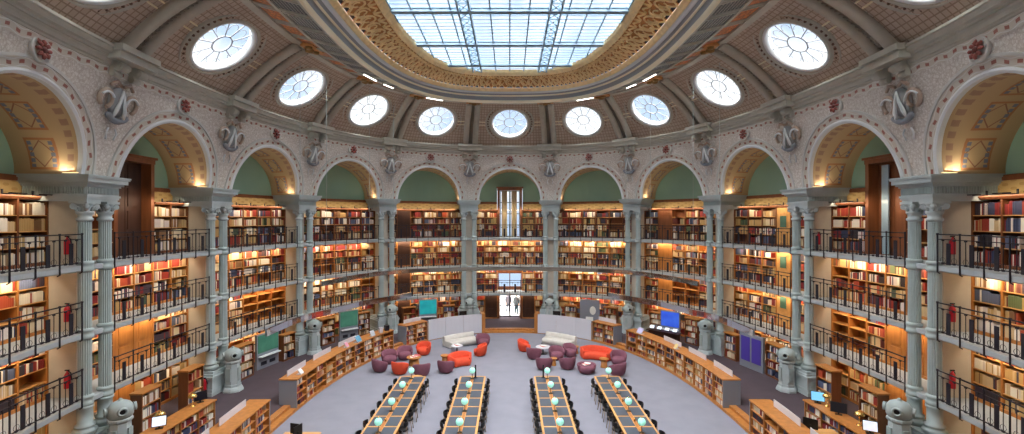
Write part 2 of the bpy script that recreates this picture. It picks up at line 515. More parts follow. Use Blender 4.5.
# ================================================================== IMPOSTS, COLUMNS, PLINTHS, ORNAMENT
def fr2(p):
    o, T, N = CF(p)
    def L(u, w, z): return (o[0]+T[0]*u+N[0]*w, o[1]+T[1]*u+N[1]*w, z)
    return (o, T, N), L
DEL = .833
def impost(p):
    fr, L = fr2(p)
    t = thing('impost_block', 'grey moulded entablature block over the %s' % piern(p), 'entablature', L(0, 0, 9.03), 0, None) if p in VISP else None
    mb = MB()
    def st(z0, z1, w, front): 
        y0 = K_BACK; mb.box((0, (front+y0)/2, z0), (w, front-y0, z1-z0), fr=fr)
    st(9.03, 9.10, 1.30, .24); st(9.10, 9.17, 1.36, .27); st(9.17, 9.24, 1.42, .30)
    st(9.24, 9.52, 1.34, .26)
    st(9.52, 9.58, 1.44, .31); st(9.58, 9.64, 1.56, .37); st(9.64, 9.78, 1.72, .45); st(9.78, 9.83, 1.80, .49); st(9.83, 9.88, 1.84, .51)
    o = mb.build('body', GREY, t)
    if not t: struct(o); o.name = 'trim_impost'; return
    mb = MB()                                         # flutes on the frieze
    for q in range(22):
        u = -.62+q*1.24/21
        mb.box((u, .275, 9.27), (.03, .04, .22), fr=fr)
    for sd in (-1, 1):
        for q in range(24):
            w = .2-q*.08
            mb.box((sd*.68, w, 9.27), (.04, .03, .22), fr=fr)
    mb.build('flutes', GREYD, t)
for p in PIERS: impost(p)

def column(p, sd):
    fr, L = fr2(p); o, T, N = fr
    u = sd*DEL/2; side_of = 'doorway' if (sd*p < 0) else 'outer'
    base = L(u, 0, 1.35)
    t = thing('iron_column', 'slender fluted grey column, %s side of the %s' % (side_of, piern(p)), 'column', base, 0, 'paired iron columns around the room')
    c = (base[0], base[1], 0)
    XA = (T[0], T[1], 0); YA = (N[0], N[1], 0)
    mb = MB()
    mb.lathe([(.30, 1.35), (.30, 1.42), (.33, 1.46), (.33, 1.52), (.27, 1.55), (.25, 1.60), (.28, 1.64), (.28, 1.68), (.21, 1.72), (.21, 2.20), (.24, 2.24), (.24, 2.3), (.19, 2.34)], c, 20)
    mb.build('base', GREYD, t)
    mb = MB()
    mb.lathe([(.185, 2.30), (.182, 2.9), (.178, 8.45)], c, 36, flute=.12)
    mb.build('shaft', GREYD, t)
    for z in DECK[1:]:
        mb = MB(); mb.lathe([(.18, z-.24), (.235, z-.2), (.235, z-.10), (.215, z-.08), (.215, z+.02), (.235, z+.04), (.235, z+.10), (.18, z+.14)], c, 20)
        mb.build('collar', GREYD, t)
    mb = MB()
    mb.lathe([(.18, 8.36), (.225, 8.40), (.225, 8.46), (.185, 8.49), (.19, 8.58), (.235, 8.64), (.235, 8.70), (.20, 8.72), (.21, 8.90), (.29, 8.97)], c, 20)
    mb.box((u, 0, 8.95), (.56, .56, .085), fr=fr)
    for a in range(4):                                # volutes
        an = PI/4+a*PI/2; dx, dy = math.cos(an), math.sin(an)
        cc = Vector(c)+Vector(XA)*(dx*.27)+Vector(YA)*(dy*.27)+Vector((0, 0, 8.86))
        ax = (Vector(XA)*(-dy)+Vector(YA)*dx)
        rd = (Vector(XA)*dx+Vector(YA)*dy)
        mb.lathe([(.105, -.05), (.105, .05)], cc, 12, rd, (0, 0, 1), ax)
        mb.lathe([(.05, -.075), (.05, .075)], cc, 8, rd, (0, 0, 1), ax)
    for a in range(8):                                # leaves
        an = a*PI/4; d = Vector(XA)*math.cos(an)+Vector(YA)*math.sin(an)
        mb.tube([Vector(c)+d*.19+Vector((0, 0, 8.7)), Vector(c)+d*.25+Vector((0, 0, 8.82)), Vector(c)+d*.30+Vector((0, 0, 8.86))], [.045, .04, .02], 5)
    mb.build('capital', GREY, t)
for p in VISP:
    for sd in (-1, 1): column(p, sd)

def plinth(p):
    fr, L = fr2(p)
    t = thing('column_plinth', 'stepped grey plinth under the column pair of the %s' % piern(p), 'plinth', L(0, 0, .25), 0, None)
    mb = MB()
    def st(z0, z1, w, f, b_=-1.1): mb.box((0, (f+b_)/2, z0), (w, f-b_, z1-z0), fr=fr)
    st(.25, .42, 1.75, .40); st(.42, .55, 1.66, .38); st(.55, .98, 1.58, .36); st(.98, 1.06, 1.66, .39); st(1.06, 1.14, 1.72, .42); st(1.14, 1.24, 1.56, .38); st(1.24, 1.35, 1.46, .35)
    mb.build('body', GREY, t)
    for sd in (-1, 1):
        mb = MB(); mb.box((sd*.8, -.2, .62), (.03, .8, .28), fr=fr); mb.build('panel', GREYD, t)
for p in VISP: plinth(p)

def vent(p):
    fr, L = fr2(p); o, T, N = fr
    bs = L(0, .80, .25)
    t = thing('vent_pedestal', 'octagonal grey pedestal with round nozzles before the %s' % piern(p), 'pedestal', bs, 0, 'heating pedestals before the piers')
    c = (bs[0], bs[1], 0); XA = (T[0], T[1], 0); YA = (N[0], N[1], 0)
    mb = MB()
    mb.lathe([(.46, .25), (.46, .33), (.42, .42), (.36, .48), (.36, .58), (.34, .60), (.30, 1.55), (.36, 1.62), (.36, 1.68), (.30, 1.72)], c, 8, XA, YA, ph=PI/8)
    for q in range(len(mb.smooth)): mb.smooth[q] = False
    mb.build('shaft', GREY, t)
    mb = MB()
    mb.lathe([(.30, 1.70), (.36, 1.78), (.37, 1.95), (.35, 2.08), (.27, 2.2), (.12, 2.28), (.05, 2.27), (.06, 2.33), (.01, 2.37)], c, 20, XA, YA)
    hd = mb.build('head', GREYD, t)
    for a in range(4):
        an = PI/4+a*PI/2; d = (Vector(XA)*math.cos(an)+Vector(YA)*math.sin(an)); d.normalize()
        sd_ = Vector((0, 0, 1)).cross(d)
        mb = MB(); cc = Vector(c)+Vector((0, 0, 1.98))+d*.35
        mb.lathe([(.16, 0), (.13, .03), (.14, .05), (.14, .08), (.09, .08), (.08, .03)], cc, 16, sd_, (0, 0, 1), d, cap=False)
        nz = mb.build('nozzle', GREYD, t)
        mb = MB(); mb.lathe([(.085, .035), (.06, .04), (.02, .04)], cc, 14, sd_, (0, 0, 1), d); mb.build('grille', BLACK, nz)
    for a in range(4):
        an = a*PI/2; d = (Vector(XA)*math.cos(an)+Vector(YA)*math.sin(an))
        mb = MB(); mb.box((math.cos(an)*.32, .80+math.sin(an)*.32, .75), (.2 if a % 2 else .05, .05 if a % 2 else .2, .62), fr=fr); mb.build('panel', GREYD, t)
for p in VISP: vent(p)

def loop(c, XA, ZA, NA, pts, r, mb, n=5):
    P = [c+XA*x+ZA*y+NA*w for x, y, w in pts]; mb.tube(P, r, n)
def arcpts(cx, cy, rx, ry, a0, a1, n, w): return [(cx+rx*math.cos(a0+(a1-a0)*i/n), cy+ry*math.sin(a0+(a1-a0)*i/n), w) for i in range(n+1)]
def ornament(p):
    fr, L = fr2(p); o, T, N = fr
    c = Vector(L(0, KL(12.35)+.03, 12.35)); XA = Vector((T[0], T[1], 0))*1.15; NA = Vector((N[0], N[1], -.2)).normalized(); ZA = Vector((N[0]*.2, N[1]*.2, 1))*1.1
    t = thing('spandrel_cartouche', 'grey and white ribboned cartouche above the %s' % piern(p), 'ornament', c, 0, 'cartouches between the arches')
    mb = MB(); mb.lathe([(.36, 0), (.36, .06), (.22, .12), (.10, .14)], c+ZA*.05, 16, XA, ZA*1.25, NA); mb.build('shield', mat('shield_grey', (168, 170, 170), .6), t)
    mb = MB()
    for sd in (-1, 1):
        loop(c, XA, ZA, NA, arcpts(sd*.48, .08, .22, .26, -.4*PI, 1.3*PI, 12, .08), .07, mb)
        loop(c, XA, ZA, NA, [(sd*.05, .55, .1), (sd*.25, .65, .14), (sd*.42, .5, .1)], .06, mb)
    mb.build('scrollwork', mat('cartouche_brown', (186, 166, 150), .6), t)
    for sd in (-1, 1):
        mb = MB()
        loop(c, XA, ZA, NA, [(0, .42, .16), (sd*.07, .1, .2), (sd*.16, -.2, .2), (sd*.2, -.42, .16)], [.03, .05, .065, .045], mb)
        loop(c, XA, ZA, NA, arcpts(sd*.48, -.02, .26, .3, .2*PI, 1.0*PI if sd > 0 else -.0*PI+.8*PI, 8, .14), .045, mb)
        loop(c, XA, ZA, NA, [(sd*.12, -.75, .03), (sd*.2, -.9, .05), (sd*.14, -1.1, .03)], .03, mb)
        mb.build('ribbon', WHITEM, t)
    mb = MB()
    loop(c, XA, ZA, NA, arcpts(0, -.3, .34, .22, PI, 2*PI, 10, .12), [.06]+[.1]*9+[.06], mb, 6)
    mb.build('garland', mat('garland_slate', (140, 146, 154), .6), t)
for p in VISP: ornament(p)

def rosette(i):
    o, T, N = CF(i); kr = KL(13.06)+.02; c = Vector((o[0]+N[0]*kr, o[1]+N[1]*kr, 13.06)); XA = Vector((T[0], T[1], 0)); NA = Vector((N[0], N[1], 0)); ZA = Vector((0, 0, 1))
    t = thing('keystone_rosette', 'round red-flowered rosette on the arch crown, %s' % bayn(i), 'ornament', c, 0, 'rosettes over the arches')
    mb = MB(); mb.lathe([(.36, -.03), (.37, .05), (.33, .08), (.30, .05), (.02, .05)], c, 24, XA, ZA, NA, cap=False); mb.build('rim', mat('rosette_rim', (206, 204, 198), .6), t)
    mb = MB()
    for a in range(8):
        an = a*PI/4; d = XA*math.cos(an)+ZA*math.sin(an)
        mb.tube([c+d*.10+NA*.1, c+d*.18+NA*.12, c+d*.26+NA*.09], [.03, .06, .03], 6)
    mb.build('petals', mat('rosette_red', (150, 84, 76), .6), t)
    mb = MB(); mb.lathe([(.08, .08), (.08, .14), (.03, .17)], c, 10, XA, ZA, NA); mb.build('boss', mat('rosette_dark', (110, 60, 56), .6), t)
for i in range(-5, 6): rosette(i)

def console(p):
    fr, L = fr2(p); o, T, N = fr
    t = thing('cornice_console', 'cornice block on two scrolled brackets above the %s' % piern(p), 'bracket', L(0, .9, 13.2), 0, 'scrolled brackets under the cornice')
    XA = Vector((T[0], T[1], 0)); NA = Vector((N[0], N[1], 0)); ZA = Vector((0, 0, 1))
    mb = MB(); mb.box((0, .82, 13.66), (1.75, 1.24, .16), fr=fr); mb.box((0, .80, 13.82), (1.66, 1.2, .10), fr=fr); mb.box((0, .86, 13.92), (1.8, 1.34, .2), fr=fr)
    mb.build('block', CORN, t)
    for sd in (-1, 1):
        mb = MB()
        mb.box((sd*.42, .9, 13.42), (.34, .5, .26), fr=fr)
        cc = Vector(L(sd*.42, 1.16, 13.46))
        for r, w in ((.15, .17), (.08, .20), (.04, .22)): mb.lathe([(r, -w), (r, w)], cc, 14, NA, ZA, XA)
        mb.lathe([(.10, -.17), (.10, .17)], Vector(L(sd*.42, .96, 13.24)), 12, NA, ZA, XA)
        mb.box((sd*.42, .90, 13.22), (.30, .24, .2), fr=fr)
        mb.build('scroll', CORN, t)
for p in VISP: console(p)

# ================================================================== VAULT, OCULI, RIBS
# circular section through three (k,z) points
def circ3(a, b, c):
    ax, ay = a; bx, by = b; cx, cy = c
    d = 2*(ax*(by-cy)+bx*(cy-ay)+cx*(ay-by))
    ux = ((ax*ax+ay*ay)*(by-cy)+(bx*bx+by*by)*(cy-ay)+(cx*cx+cy*cy)*(ay-by))/d
    uy = ((ax*ax+ay*ay)*(cx-bx)+(bx*bx+by*by)*(ax-cx)+(cx*cx+cy*cy)*(bx-ax))/d
    return ux, uy, math.hypot(ax-ux, ay-uy)
VA, VB, VC = (1.02, 14.04), (2.45, 15.5), (4.3, 16.66)
vcx, vcy, vr = circ3(VA, VB, VC)
a0 = math.atan2(VA[1]-vcy, VA[0]-vcx); a1 = math.atan2(VC[1]-vcy, VC[0]-vcx); ab = math.atan2(VB[1]-vcy, VB[0]-vcx)
VLEN = abs(a1-a0)*vr
def vprof(v):
    """v metres from the cornice -> (k, z), inward-down unit normal in (k,z)"""
    a = a0+(a1-a0)*v/VLEN
    return (vcx+vr*math.cos(a), vcy+vr*math.sin(a)), (-math.cos(a), -math.sin(a))
V_OC = abs(ab-a0)*vr
R_OC = 1.40
def VP(s, v, off=0):
    (k, z), (nk, nz) = vprof(v)
    return C(s, k+nk*off, z+nz*off)
def lwid(i, v):
    (k, z), _ = vprof(v); a = C(i-.05, k); b = C(i+.05, k); return math.hypot(a[0]-b[0], a[1]-b[1])*10
def vault_bay(i):
    n = 48; m = 7; wl = lwid(i, V_OC); rows = []; uvs = []
    for j in range(n+1):
        th = 2*PI*j/n-3*PI/4; ca, sa = math.cos(th), math.sin(th)
        inn = (ca*R_OC/wl, V_OC+sa*R_OC)
        q = (j/n*4) % 4
        if j == n: q = 4-1e-9
        e = int(q); f = q-e
        out = [(-.5+f, 0), (.5, f*VLEN), (.5-f, VLEN), (-.5, (1-f)*VLEN)][e]
        row = []; ur = []
        for k in range(m+1):
            g = k/m; s = inn[0]+(out[0]-inn[0])*g; v = inn[1]+(out[1]-inn[1])*g
            row.append(VP(i+s, v)); ur.append(((i+s)*W, v))
        rows.append(row); uvs.append(ur)
    mb = MB(); mb.grid(rows, uvs, sm=True); struct(mb.build('ceiling_vault', VAULT))
def oc_frame(i):
    c = Vector(VP(i, V_OC)); (k, z), (nk, nz) = vprof(V_OC); o, T, N = CF(i)
    NA = Vector((N[0]*nk, N[1]*nk, nz)).normalized(); XA = Vector((T[0], T[1], 0)); YA = NA.cross(XA); 
    if YA.z < 0: YA = -YA
    return c, XA, YA, NA
def oculus(i):
    c, XA, YA, NA = oc_frame(i)
    sag = R_OC*R_OC/(2*vr)
    t = bpy.data.objects.new('window_%d' % (i+8), None); COL.objects.link(t); t.location = c; struct(t)
    mb = MB()
    mb.lathe([(R_OC+.42, -.12), (R_OC+.42, .10), (R_OC+.36, .13), (R_OC+.30, .05), (R_OC+.16, .04), (R_OC+.12, .12), (R_OC+.02, .12), (R_OC-.02, .0), (R_OC-.02, -.3)], c, 48, XA, YA, NA, cap=False)
    mb.build('surround', CORN, t)
    mb = MB()                                          # bead ring
    for a in range(44):
        an = 2*PI*a/44; d = XA*math.cos(an)+YA*math.sin(an); q = c+d*(R_OC+.23)+NA*.05
        mb.lathe([(.06, 0), (.045, .05), (.01, .07)], q, 6, XA, YA, NA)
    mb.build('beading', mat('bead_brown', (110, 86, 72), .6), t)
    mb = MB(); mb.lathe([(R_OC-.01, .04), (R_OC-.03, .1), (R_OC-.14, .04), (R_OC-.16, -.12), (R_OC-.10, -.3), (R_OC-.01, -.3)], c, 48, XA, YA, NA, cap=False)
    mb.build('white_frame', WHITEM, t)
    mb = MB(); z = -.12
    ri, ro = .42, R_OC-.14
    mb.tube([c+XA*(ri*math.cos(a*PI/16))+YA*(ri*math.sin(a*PI/16))+NA*z for a in range(32)], .032, 6, close=True)
    for a in range(10):
        an = 2*PI*a/10+PI/2; d = XA*math.cos(an)+YA*math.sin(an); mb.tube([c+d*ri+NA*z, c+d*ro+NA*z], .024, 5)
        an2 = an+PI/10; e = XA*math.cos(an2)+YA*math.sin(an2); g = -XA*math.sin(an2)+YA*math.cos(an2)
        P = [c+d*(ro-.12)+NA*z]+[c+e*(ro-.45+.40*math.cos(b_))+g*(.2*math.sin(b_))+NA*z for b_ in (-1.2, -.5, 0, .5, 1.2)][::1]
        mb.tube([c+e*(ro-.42+.24*math.cos(b_))+g*(.2*math.sin(b_))+NA*z for b_ in [x*.5-1.6 for x in range(8)]], .012, 4)
    mb.build('glazing_bars', mat('lead_grey', (140, 146, 154), .5), t)
    mb = MB(); b_ = mb.pts([c+XA*(ro*math.cos(a*PI/16))+YA*(ro*math.sin(a*PI/16))+NA*(z-.04) for a in range(32)]); mb.face([b_+q for q in range(32)])
    mb.build('pane', GLASS2, t)
for i in range(-7, 9):
    vault_bay(i); oculus(i)
    # small inlaid ladders beside the ribs at mid height
    if abs(i) <= 5:
        for sd in (-1, 1):
            mb = MB()
            for q in (-1, 1):
                P = [VP(i+sd*f, V_OC+q*.14, .03) for f in (.30, .34, .38, .40)]
                for a, b_ in zip(P, P[1:]): mb.bar(a, b_, .05)
            struct(mb.build('trim_inlay', CREAM))
RL = mat('rib_grey', (182, 176, 162), .6, var=.06)
def rib(p):
    fr, L = fr2(p); vis = p in VISP
    t = thing('vault_rib', 'pair of rounded grey vault ribs above the %s' % piern(p), 'rib', VP(p, 0), 0, 'vault ribs') if vis else None
    n = 16
    for sd in (-1, 1):
        mb = MB(); P = []
        for j in range(n+1):
            v = .05+(VLEN-.15)*j/n; wl = W
            (k, z), (nk, nz) = vprof(v); q = L(sd*(.36-.06*j/n), k+nk*.10, z+nz*.10); P.append(q)
        mb.tube(P, [.21]*(n+1), 10)
        o = mb.build('rib_roll', RL, t)
        if not vis: struct(o); o.name = 'trim_rib'
        if vis:
            mb = MB(); c = Vector(P[0]); XA = Vector((fr[1][0], fr[1][1], 0)); NA = Vector((fr[2][0], fr[2][1], 0))
            for w in (-1, 1): mb.lathe([(.13, 0), (.13, .08)], c+XA*(w*.16)+NA*.12, 10, XA, (0, 0, 1), NA)
            mb.build('foot_scroll', RL, t)
    if vis:
        mb = MB()
        mb.grid([[L(u, vprof(v)[0][0]+vprof(v)[1][0]*.08, vprof(v)[0][1]+vprof(v)[1][1]*.08) for u in (-.2, .2)] for v in [VLEN*j/12 for j in range(13)]])
        for j in range(22):
            v = .2+(VLEN-.5)*j/21; (k, z), (nk, nz) = vprof(v)
            (k2, z2), _ = vprof(v+.09)
            for w in (-1, 1): mb.tube([L(0, k+nk*.12, z+nz*.12), L(w*.09, k2+nk*.15, z2+nz*.15)], [.05, .02], 5)
        mb.build('leaf_band', mat('rib_leaf', (140, 132, 120), .6), t)
for p in PIERS: rib(p)

# beam line at the top of the vault, ochre panels, grille frieze
mb = MB()
sweep(mb, [(4.12, 16.52), (4.5, 16.50), (4.5, 16.75), (4.12, 16.72)], -8, 8, 192); struct(mb.build('trim_vault_beam', RL))
mb = MB(); rows = []; uvs = []
def slope(k): return 16.62-(k-4.4)*(16.62-15.98)/(6.85-4.4)
for nm, ka, kb, m_ in (('ceiling_ochre_panels', 4.5, 5.35, OCHRE), ('ceiling_grille', 5.45, 6.7, GRILLE)):
    mb = MB(); rows = []; uvs = []
    for j in range(193):
        s = -8+j/12; rows.append([C(s, ka, slope(ka)), C(s, kb, slope(kb))]); uvs.append([(s*W, 0), (s*W, kb-ka)])
    mb.grid(rows, uvs, sm=False); struct(mb.build(nm, m_))
mb = MB()
for ka, kb in ((4.4, 4.52), (5.32, 5.48), (6.66, 6.8)):
    sweep(mb, [(ka, slope(ka)-.06), (kb, slope(kb)-.06), (kb, slope(kb)+.04), (ka, slope(ka)+.04)], -8, 8, 192)
for q in range(64):                                   # little beams between panels
    s = -8+q/4
    for d in (-.02, .02):
        mb.bar(C(s+d, 4.5, slope(4.5)-.02), C(s+d, 6.7, slope(6.7)-.02), .07, .08)
struct(mb.build('trim_frieze_bars', CORN))
def bossm(p):
    o, T, N = CF(p)
    c = C(p, 4.75, slope(4.75)-.02)
    t = thing('rib_boss', 'carved dark gilded boss where the ribs of the %s end' % piern(p), 'ornament', c, 0, 'bosses at the rib ends')
    mb = MB(); mb.box((0, 4.75, slope(4.75)-.12), (1.1, .6, .14), fr=(o, T, N)); mb.build('panel', GOLDD, t)
    mb = MB()
    for sd in (-1, 1): mb.lathe([(.16, 0), (.13, .09), (.02, .11)], C(p+sd*.06, 4.75, slope(4.75)-.12), 10, (1, 0, 0), (0, -1, 0), (0, 0, -1))
    mb.lathe([(.22, 0), (.18, .14), (.02, .2)], C(p, 4.6, slope(4.6)-.12), 12, (1, 0, 0), (0, -1, 0), (0, 0, -1))
    mb.build('leaves', mat('boss_gilt', (150, 116, 66), .5, metal=.3), t)
for p in VISP: bossm(p)

# ring of mouldings
def ringp(name, prof, m_, n=256):
    mb = MB(); sweep(mb, prof, -8, 8, n, closed=False, sm=True); return struct(mb.build(name, m_))
ringp('trim_ring_bead', [(6.72, 15.99), (6.80, 15.90), (6.90, 15.90), (6.96, 15.97), (6.96, 16.06)], CREAM)
ringp('trim_ring_cove', [(6.96, 16.06), (6.90, 16.16), (6.94, 16.28), (7.02, 16.34)], BLUEG)
ringp('trim_ring_cream', [(7.0, 16.34), (7.03, 16.28), (7.08, 16.29), (7.10, 16.36)], CREAM)
ringp('trim_ring_grey', [(7.10, 16.36), (7.14, 16.42), (7.20, 16.47)], BLUEG)
ringp('trim_ring_white', [(7.18, 16.47), (7.22, 16.42), (7.32, 16.48), (7.36, 16.56)], WHITEM)
ringp('trim_ring_gold', [(7.36, 16.56), (7.40, 16.50), (7.48, 16.54), (7.52, 16.62), (7.56, 16.62), (7.62, 16.68)], GOLD)
ringp('ceiling_gold_band', [(7.62, 16.70), (8.2, 16.96), (8.80, 17.13)], GOLDD)
ringp('trim_ring_inner', [(8.78, 17.13), (8.80, 17.04), (8.90, 17.05), (8.94, 17.16), (9.02, 17.16), (9.06, 17.30), (9.12, 17.34)], GOLD)
# lace of gilded scrolls
def bandpt(s, f, off=.03):
    k = 7.62+(8.80-7.62)*f; z = 16.70+(17.13-16.70)*f+.06*math.sin(PI*f); n = (.34, -.94)
    return C(s, k+n[0]*off*.3, z-off)
mb = MB(); NM = 136
for q in range(NM):
    s = -8+16*q/NM; h = 8/NM; sg = 1 if q % 2 else -1
    P = [bandpt(s+h*(.9*math.cos(a)), .42+.26*math.sin(a)*sg, .06) for a in [x*.55 for x in range(10)]]; mb.tube(P, [.05]*8+[.04, .02], 4)
    P = [bandpt(s+h*(.45*math.cos(a)), .42-.14*math.sin(a)*sg, .07) for a in [x*.7 for x in range(7)]]; mb.tube(P, .035, 4)
    mb.tube([bandpt(s-h, .02, .06), bandpt(s-h*.4, .18, .08), bandpt(s, .30, .05)], .04, 4)
    mb.tube([bandpt(s+h, .02, .06), bandpt(s+h*.4, .18, .08), bandpt(s, .30, .05)], .04, 4)
    mb.tube([bandpt(s-h*.8, .72, .06), bandpt(s, .92, .08), bandpt(s+h*.8, .72, .06)], .045, 4)
    mb.tube([bandpt(s+h, .70, .06), bandpt(s+h, .97, .06)], .04, 4)
struct(mb.build('trim_gilded_scrolls', GOLD))
mb = MB()
for q in range(NM):
    s = -8+16*q/NM; h = 8/NM
    b_ = mb.pts([bandpt(s-h*.7, .015, .02), bandpt(s+h*.7, .015, .02), bandpt(s, .2, .02)]); mb.face([b_, b_+1, b_+2])
struct(mb.build('trim_dark_openings', BLACK))

# ================================================================== SKYLIGHT
ZG = 17.345
sk = bpy.data.objects.new('window_17', None); COL.objects.link(sk); sk.location = (0, 18.76, ZG); struct(sk)
mb = MB(); n = 96; ps = [C(-8+16*i/n, 9.11, ZG) for i in range(n)]; b_ = mb.pts(ps); mb.face([b_+i for i in range(n)]); mb.build('pane', GLASS, sk)
EDGE = [C(-8+16*i/720, 9.13) for i in range(721)]
def cross(v, ax):
    out = []
    for a, b in zip(EDGE, EDGE[1:]):
        if (a[ax]-v)*(b[ax]-v) <= 0 and a[ax] != b[ax]: out.append(a[1-ax]+(b[1-ax]-a[1-ax])*(v-a[ax])/(b[ax]-a[ax]))
    return out
def xspan(y): return max([abs(q) for q in cross(y, 1)] or [0])
def yspan(x):
    q = cross(x, 0); return (min(q), max(q)) if q else (0, 0)
BAR = mat('skylight_bar', (130, 158, 180), .5); BARD = mat('skylight_truss', (140, 166, 184), .5)
mb = MB()
y = 18.76-8.4
while y < 18.76+8.6:
    w = xspan(y)
    if w > .3: mb.bar((-w, y, ZG-.03), (w, y, ZG-.03), .05, .05)
    y += .37
mb.build('glazing_bars', BAR, sk)
mb = MB(); x = 0
for q in range(0, 7):
    x = q*.83
    for sg in ((-1, 1) if q else (1,)):
        a, c_ = yspan(x*sg)
        if c_-a > .5: mb.bar((sg*x, a, ZG-.06), (sg*x, c_, ZG-.06), .06, .1)
mb.build('rafters', BAR, sk)
for x0 in (-1.92, 1.92):
    mb = MB(); a, c_ = yspan(x0)
    for d in (-.24, .24): mb.bar((x0+d, a, ZG-.14), (x0+d, c_, ZG-.14), .08, .18)
    yy = a+.2
    while yy < c_-.4:
        mb.bar((x0-.24, yy, ZG-.14), (x0+.24, yy, ZG-.14), .05, .06)
        mb.bar((x0-.24, yy, ZG-.14), (x0+.24, yy+.7, ZG-.14), .04, .05); mb.bar((x0+.24, yy, ZG-.14), (x0-.24, yy+.7, ZG-.14), .04, .05)
        yy += .74
    mb.build('truss', BARD, sk)
for y0 in (12.0, 15.7, 19.4, 23.1, 26.2):
    w = xspan(y0)
    if w > .5:
        mb = MB()
        for d in (-.12, .12): mb.bar((-w, y0+d, ZG-.12), (w, y0+d, ZG-.12), .06, .14)
        mb.bar((-w, y0, ZG-.17), (w, y0, ZG-.17), .2, .03)
        mb.build('crossbeam', BARD, sk)

# ================================================================== GALLERIES AND RAILINGS
for lv in (1, 2, 3):
    z = DECK[lv]; mb = MB()
    sweep(mb, [(.04, z-.20), (.09, z-.16), (.09, z-.02), (.05, z), (-1.72, z), (-1.72, z-.16), (-.4, z-.16), (-.2, z-.20)], -6.5, 6.5, 156)
    struct(mb.build('floor_gallery', mat('gallery_grey', (168, 176, 180), .5, var=.04)))
def railing(i, lv):
    z = DECK[lv]; hw = .5-.105; K = .115
    t = thing('balcony_railing', 'dark iron railing along the %s in the %s' % (LV[lv], bayn(i)), 'railing', C(i, K, z), 0, 'iron gallery railings')
    def run(z_, r_, nm, a=-hw, b=hw, hh=None):
        mb = MB(); sweep(mb, [(K-r_, z_-r_), (K+r_, z_-r_), (K+r_, z_+r_), (K-r_, z_+r_)], i+a, i+b, 8); mb.build(nm, IRON, t)
    run(z+1.02, .018, 'top_rail'); run(z+.86, .012, 'middle_rail'); run(z+.10, .014, 'bottom_rail')
    for q in range(7):
        s = i-hw+2*hw*q/6
        o, T, N = CF(s); mb = MB(); P = lambda k, zz: (o[0]+N[0]*k, o[1]+N[1]*k, zz)
        mb.bar(P(K, z+1.04), P(K, z-.22), .032)
        mb.bar(P(K+.01, z-.20), P(K-.07, z-.25), .03); mb.lathe([(.035, 0), (.035, .06)], P(K+.0, z+1.0), 6)
        mb.build('post', IRON, t)
    for q in range(6):
        s = i-hw+2*hw*(q+.5)/6; o, T, N = CF(s)
        mb = MB(); mb.box((0, K, z+.06), (.15, .02, .68), fr=(o, T, N)); mb.build('flat_baluster', IRON, t)
    mb = MB()
    for q in range(12):
        s = i-hw+2*hw*(q+.5)/12; 
        for zz in (z+.10, z+.84):
            o, T, N = CF(s); mb.box((0, K, zz-.03), (.07, .04, .06), fr=(o, T, N))
        mb.box((0, K, z+.1), (.016, .016, .76), fr=(o, T, N))
    for q in range(6):
        for d in (.25, .75):
            s = i-hw+2*hw*(q+d)/6; a = Vector(C(s, K, z+.2))
            o, T, N = CF(s); XA = Vector((T[0], T[1], 0))
            mb.tube([a+XA*(.10*math.cos(w*PI/4))+Vector((0, 0, .09*math.sin(w*PI/4))) for w in range(8)], .006, 4, close=True)
    mb.build('ornament_pattern', IRON, t)
    # short length behind the column pair at this bay's right end
for i in range(-5, 6):
    for lv in (1, 2, 3): railing(i, lv)

# ================================================================== WALL BOOKCASES
BOOKCOL = [(122, 34, 36), (150, 52, 40), (170, 74, 46), (92, 40, 34), (196, 170, 130), (220, 204, 172), (232, 226, 212), (64, 78, 62), (92, 104, 70), (52, 60, 88), (86, 96, 124), (48, 42, 46), (126, 92, 62), (180, 148, 96), (206, 196, 190), (60, 52, 66)]
CNAME = ['dark red', 'brick red', 'rust', 'maroon', 'tan', 'cream', 'white', 'dark green', 'olive', 'navy', 'slate blue', 'black', 'brown', 'ochre', 'pale grey', 'dark purple']
BM = [mat('book_'+n_.replace(' ', '_'), c, .6) for n_, c in zip(CNAME, BOOKCOL)]
THEMES = [[0,1,2,3,4,5],[4,5,6,14,13,12],[0,1,6,14,15,9],[7,8,12,3,4,13],[3,12,2,4,13,15],[9,10,11,14,6,0],[5,6,4,1,13,2],[11,15,3,0,10,14]]
BOOKS = []                                    # (origin, T, N, w, d, h, colour, description)
def fill(o, T, N, u0, u1, z, hmax, dmax, theme, desc, density=.93, tmin=.028, tmax=.07, w0=0):
    """row of books on a shelf; local axis u along T, faces +N at w0"""
    u = u0+random.uniform(0, .03); n = 0
    while u < u1-.03:
        if random.random() > density+.04: u += random.uniform(.06, .3); continue
        run = random.randint(2, 9); c = random.choice(theme); th = random.uniform(tmin, tmax); hh = hmax*random.uniform(.68, .96); dd = dmax*random.uniform(.7, .95)
        for r in range(run):
            if random.random() < .25: c2 = random.choice(theme)
            else: c2 = c
            w = th*random.uniform(.85, 1.15)
            if u+w > u1-.005: break
            h = min(hmax, hh*random.uniform(.95, 1.04)); n += 1
            BOOKS.append(((o[0]+T[0]*(u+w/2)+N[0]*(w0-dd/2-.02), o[1]+T[1]*(u+w/2)+N[1]*(w0-dd/2-.02), z), T, N, w*.94, dd, h, c2, desc, n))
            u += w
        
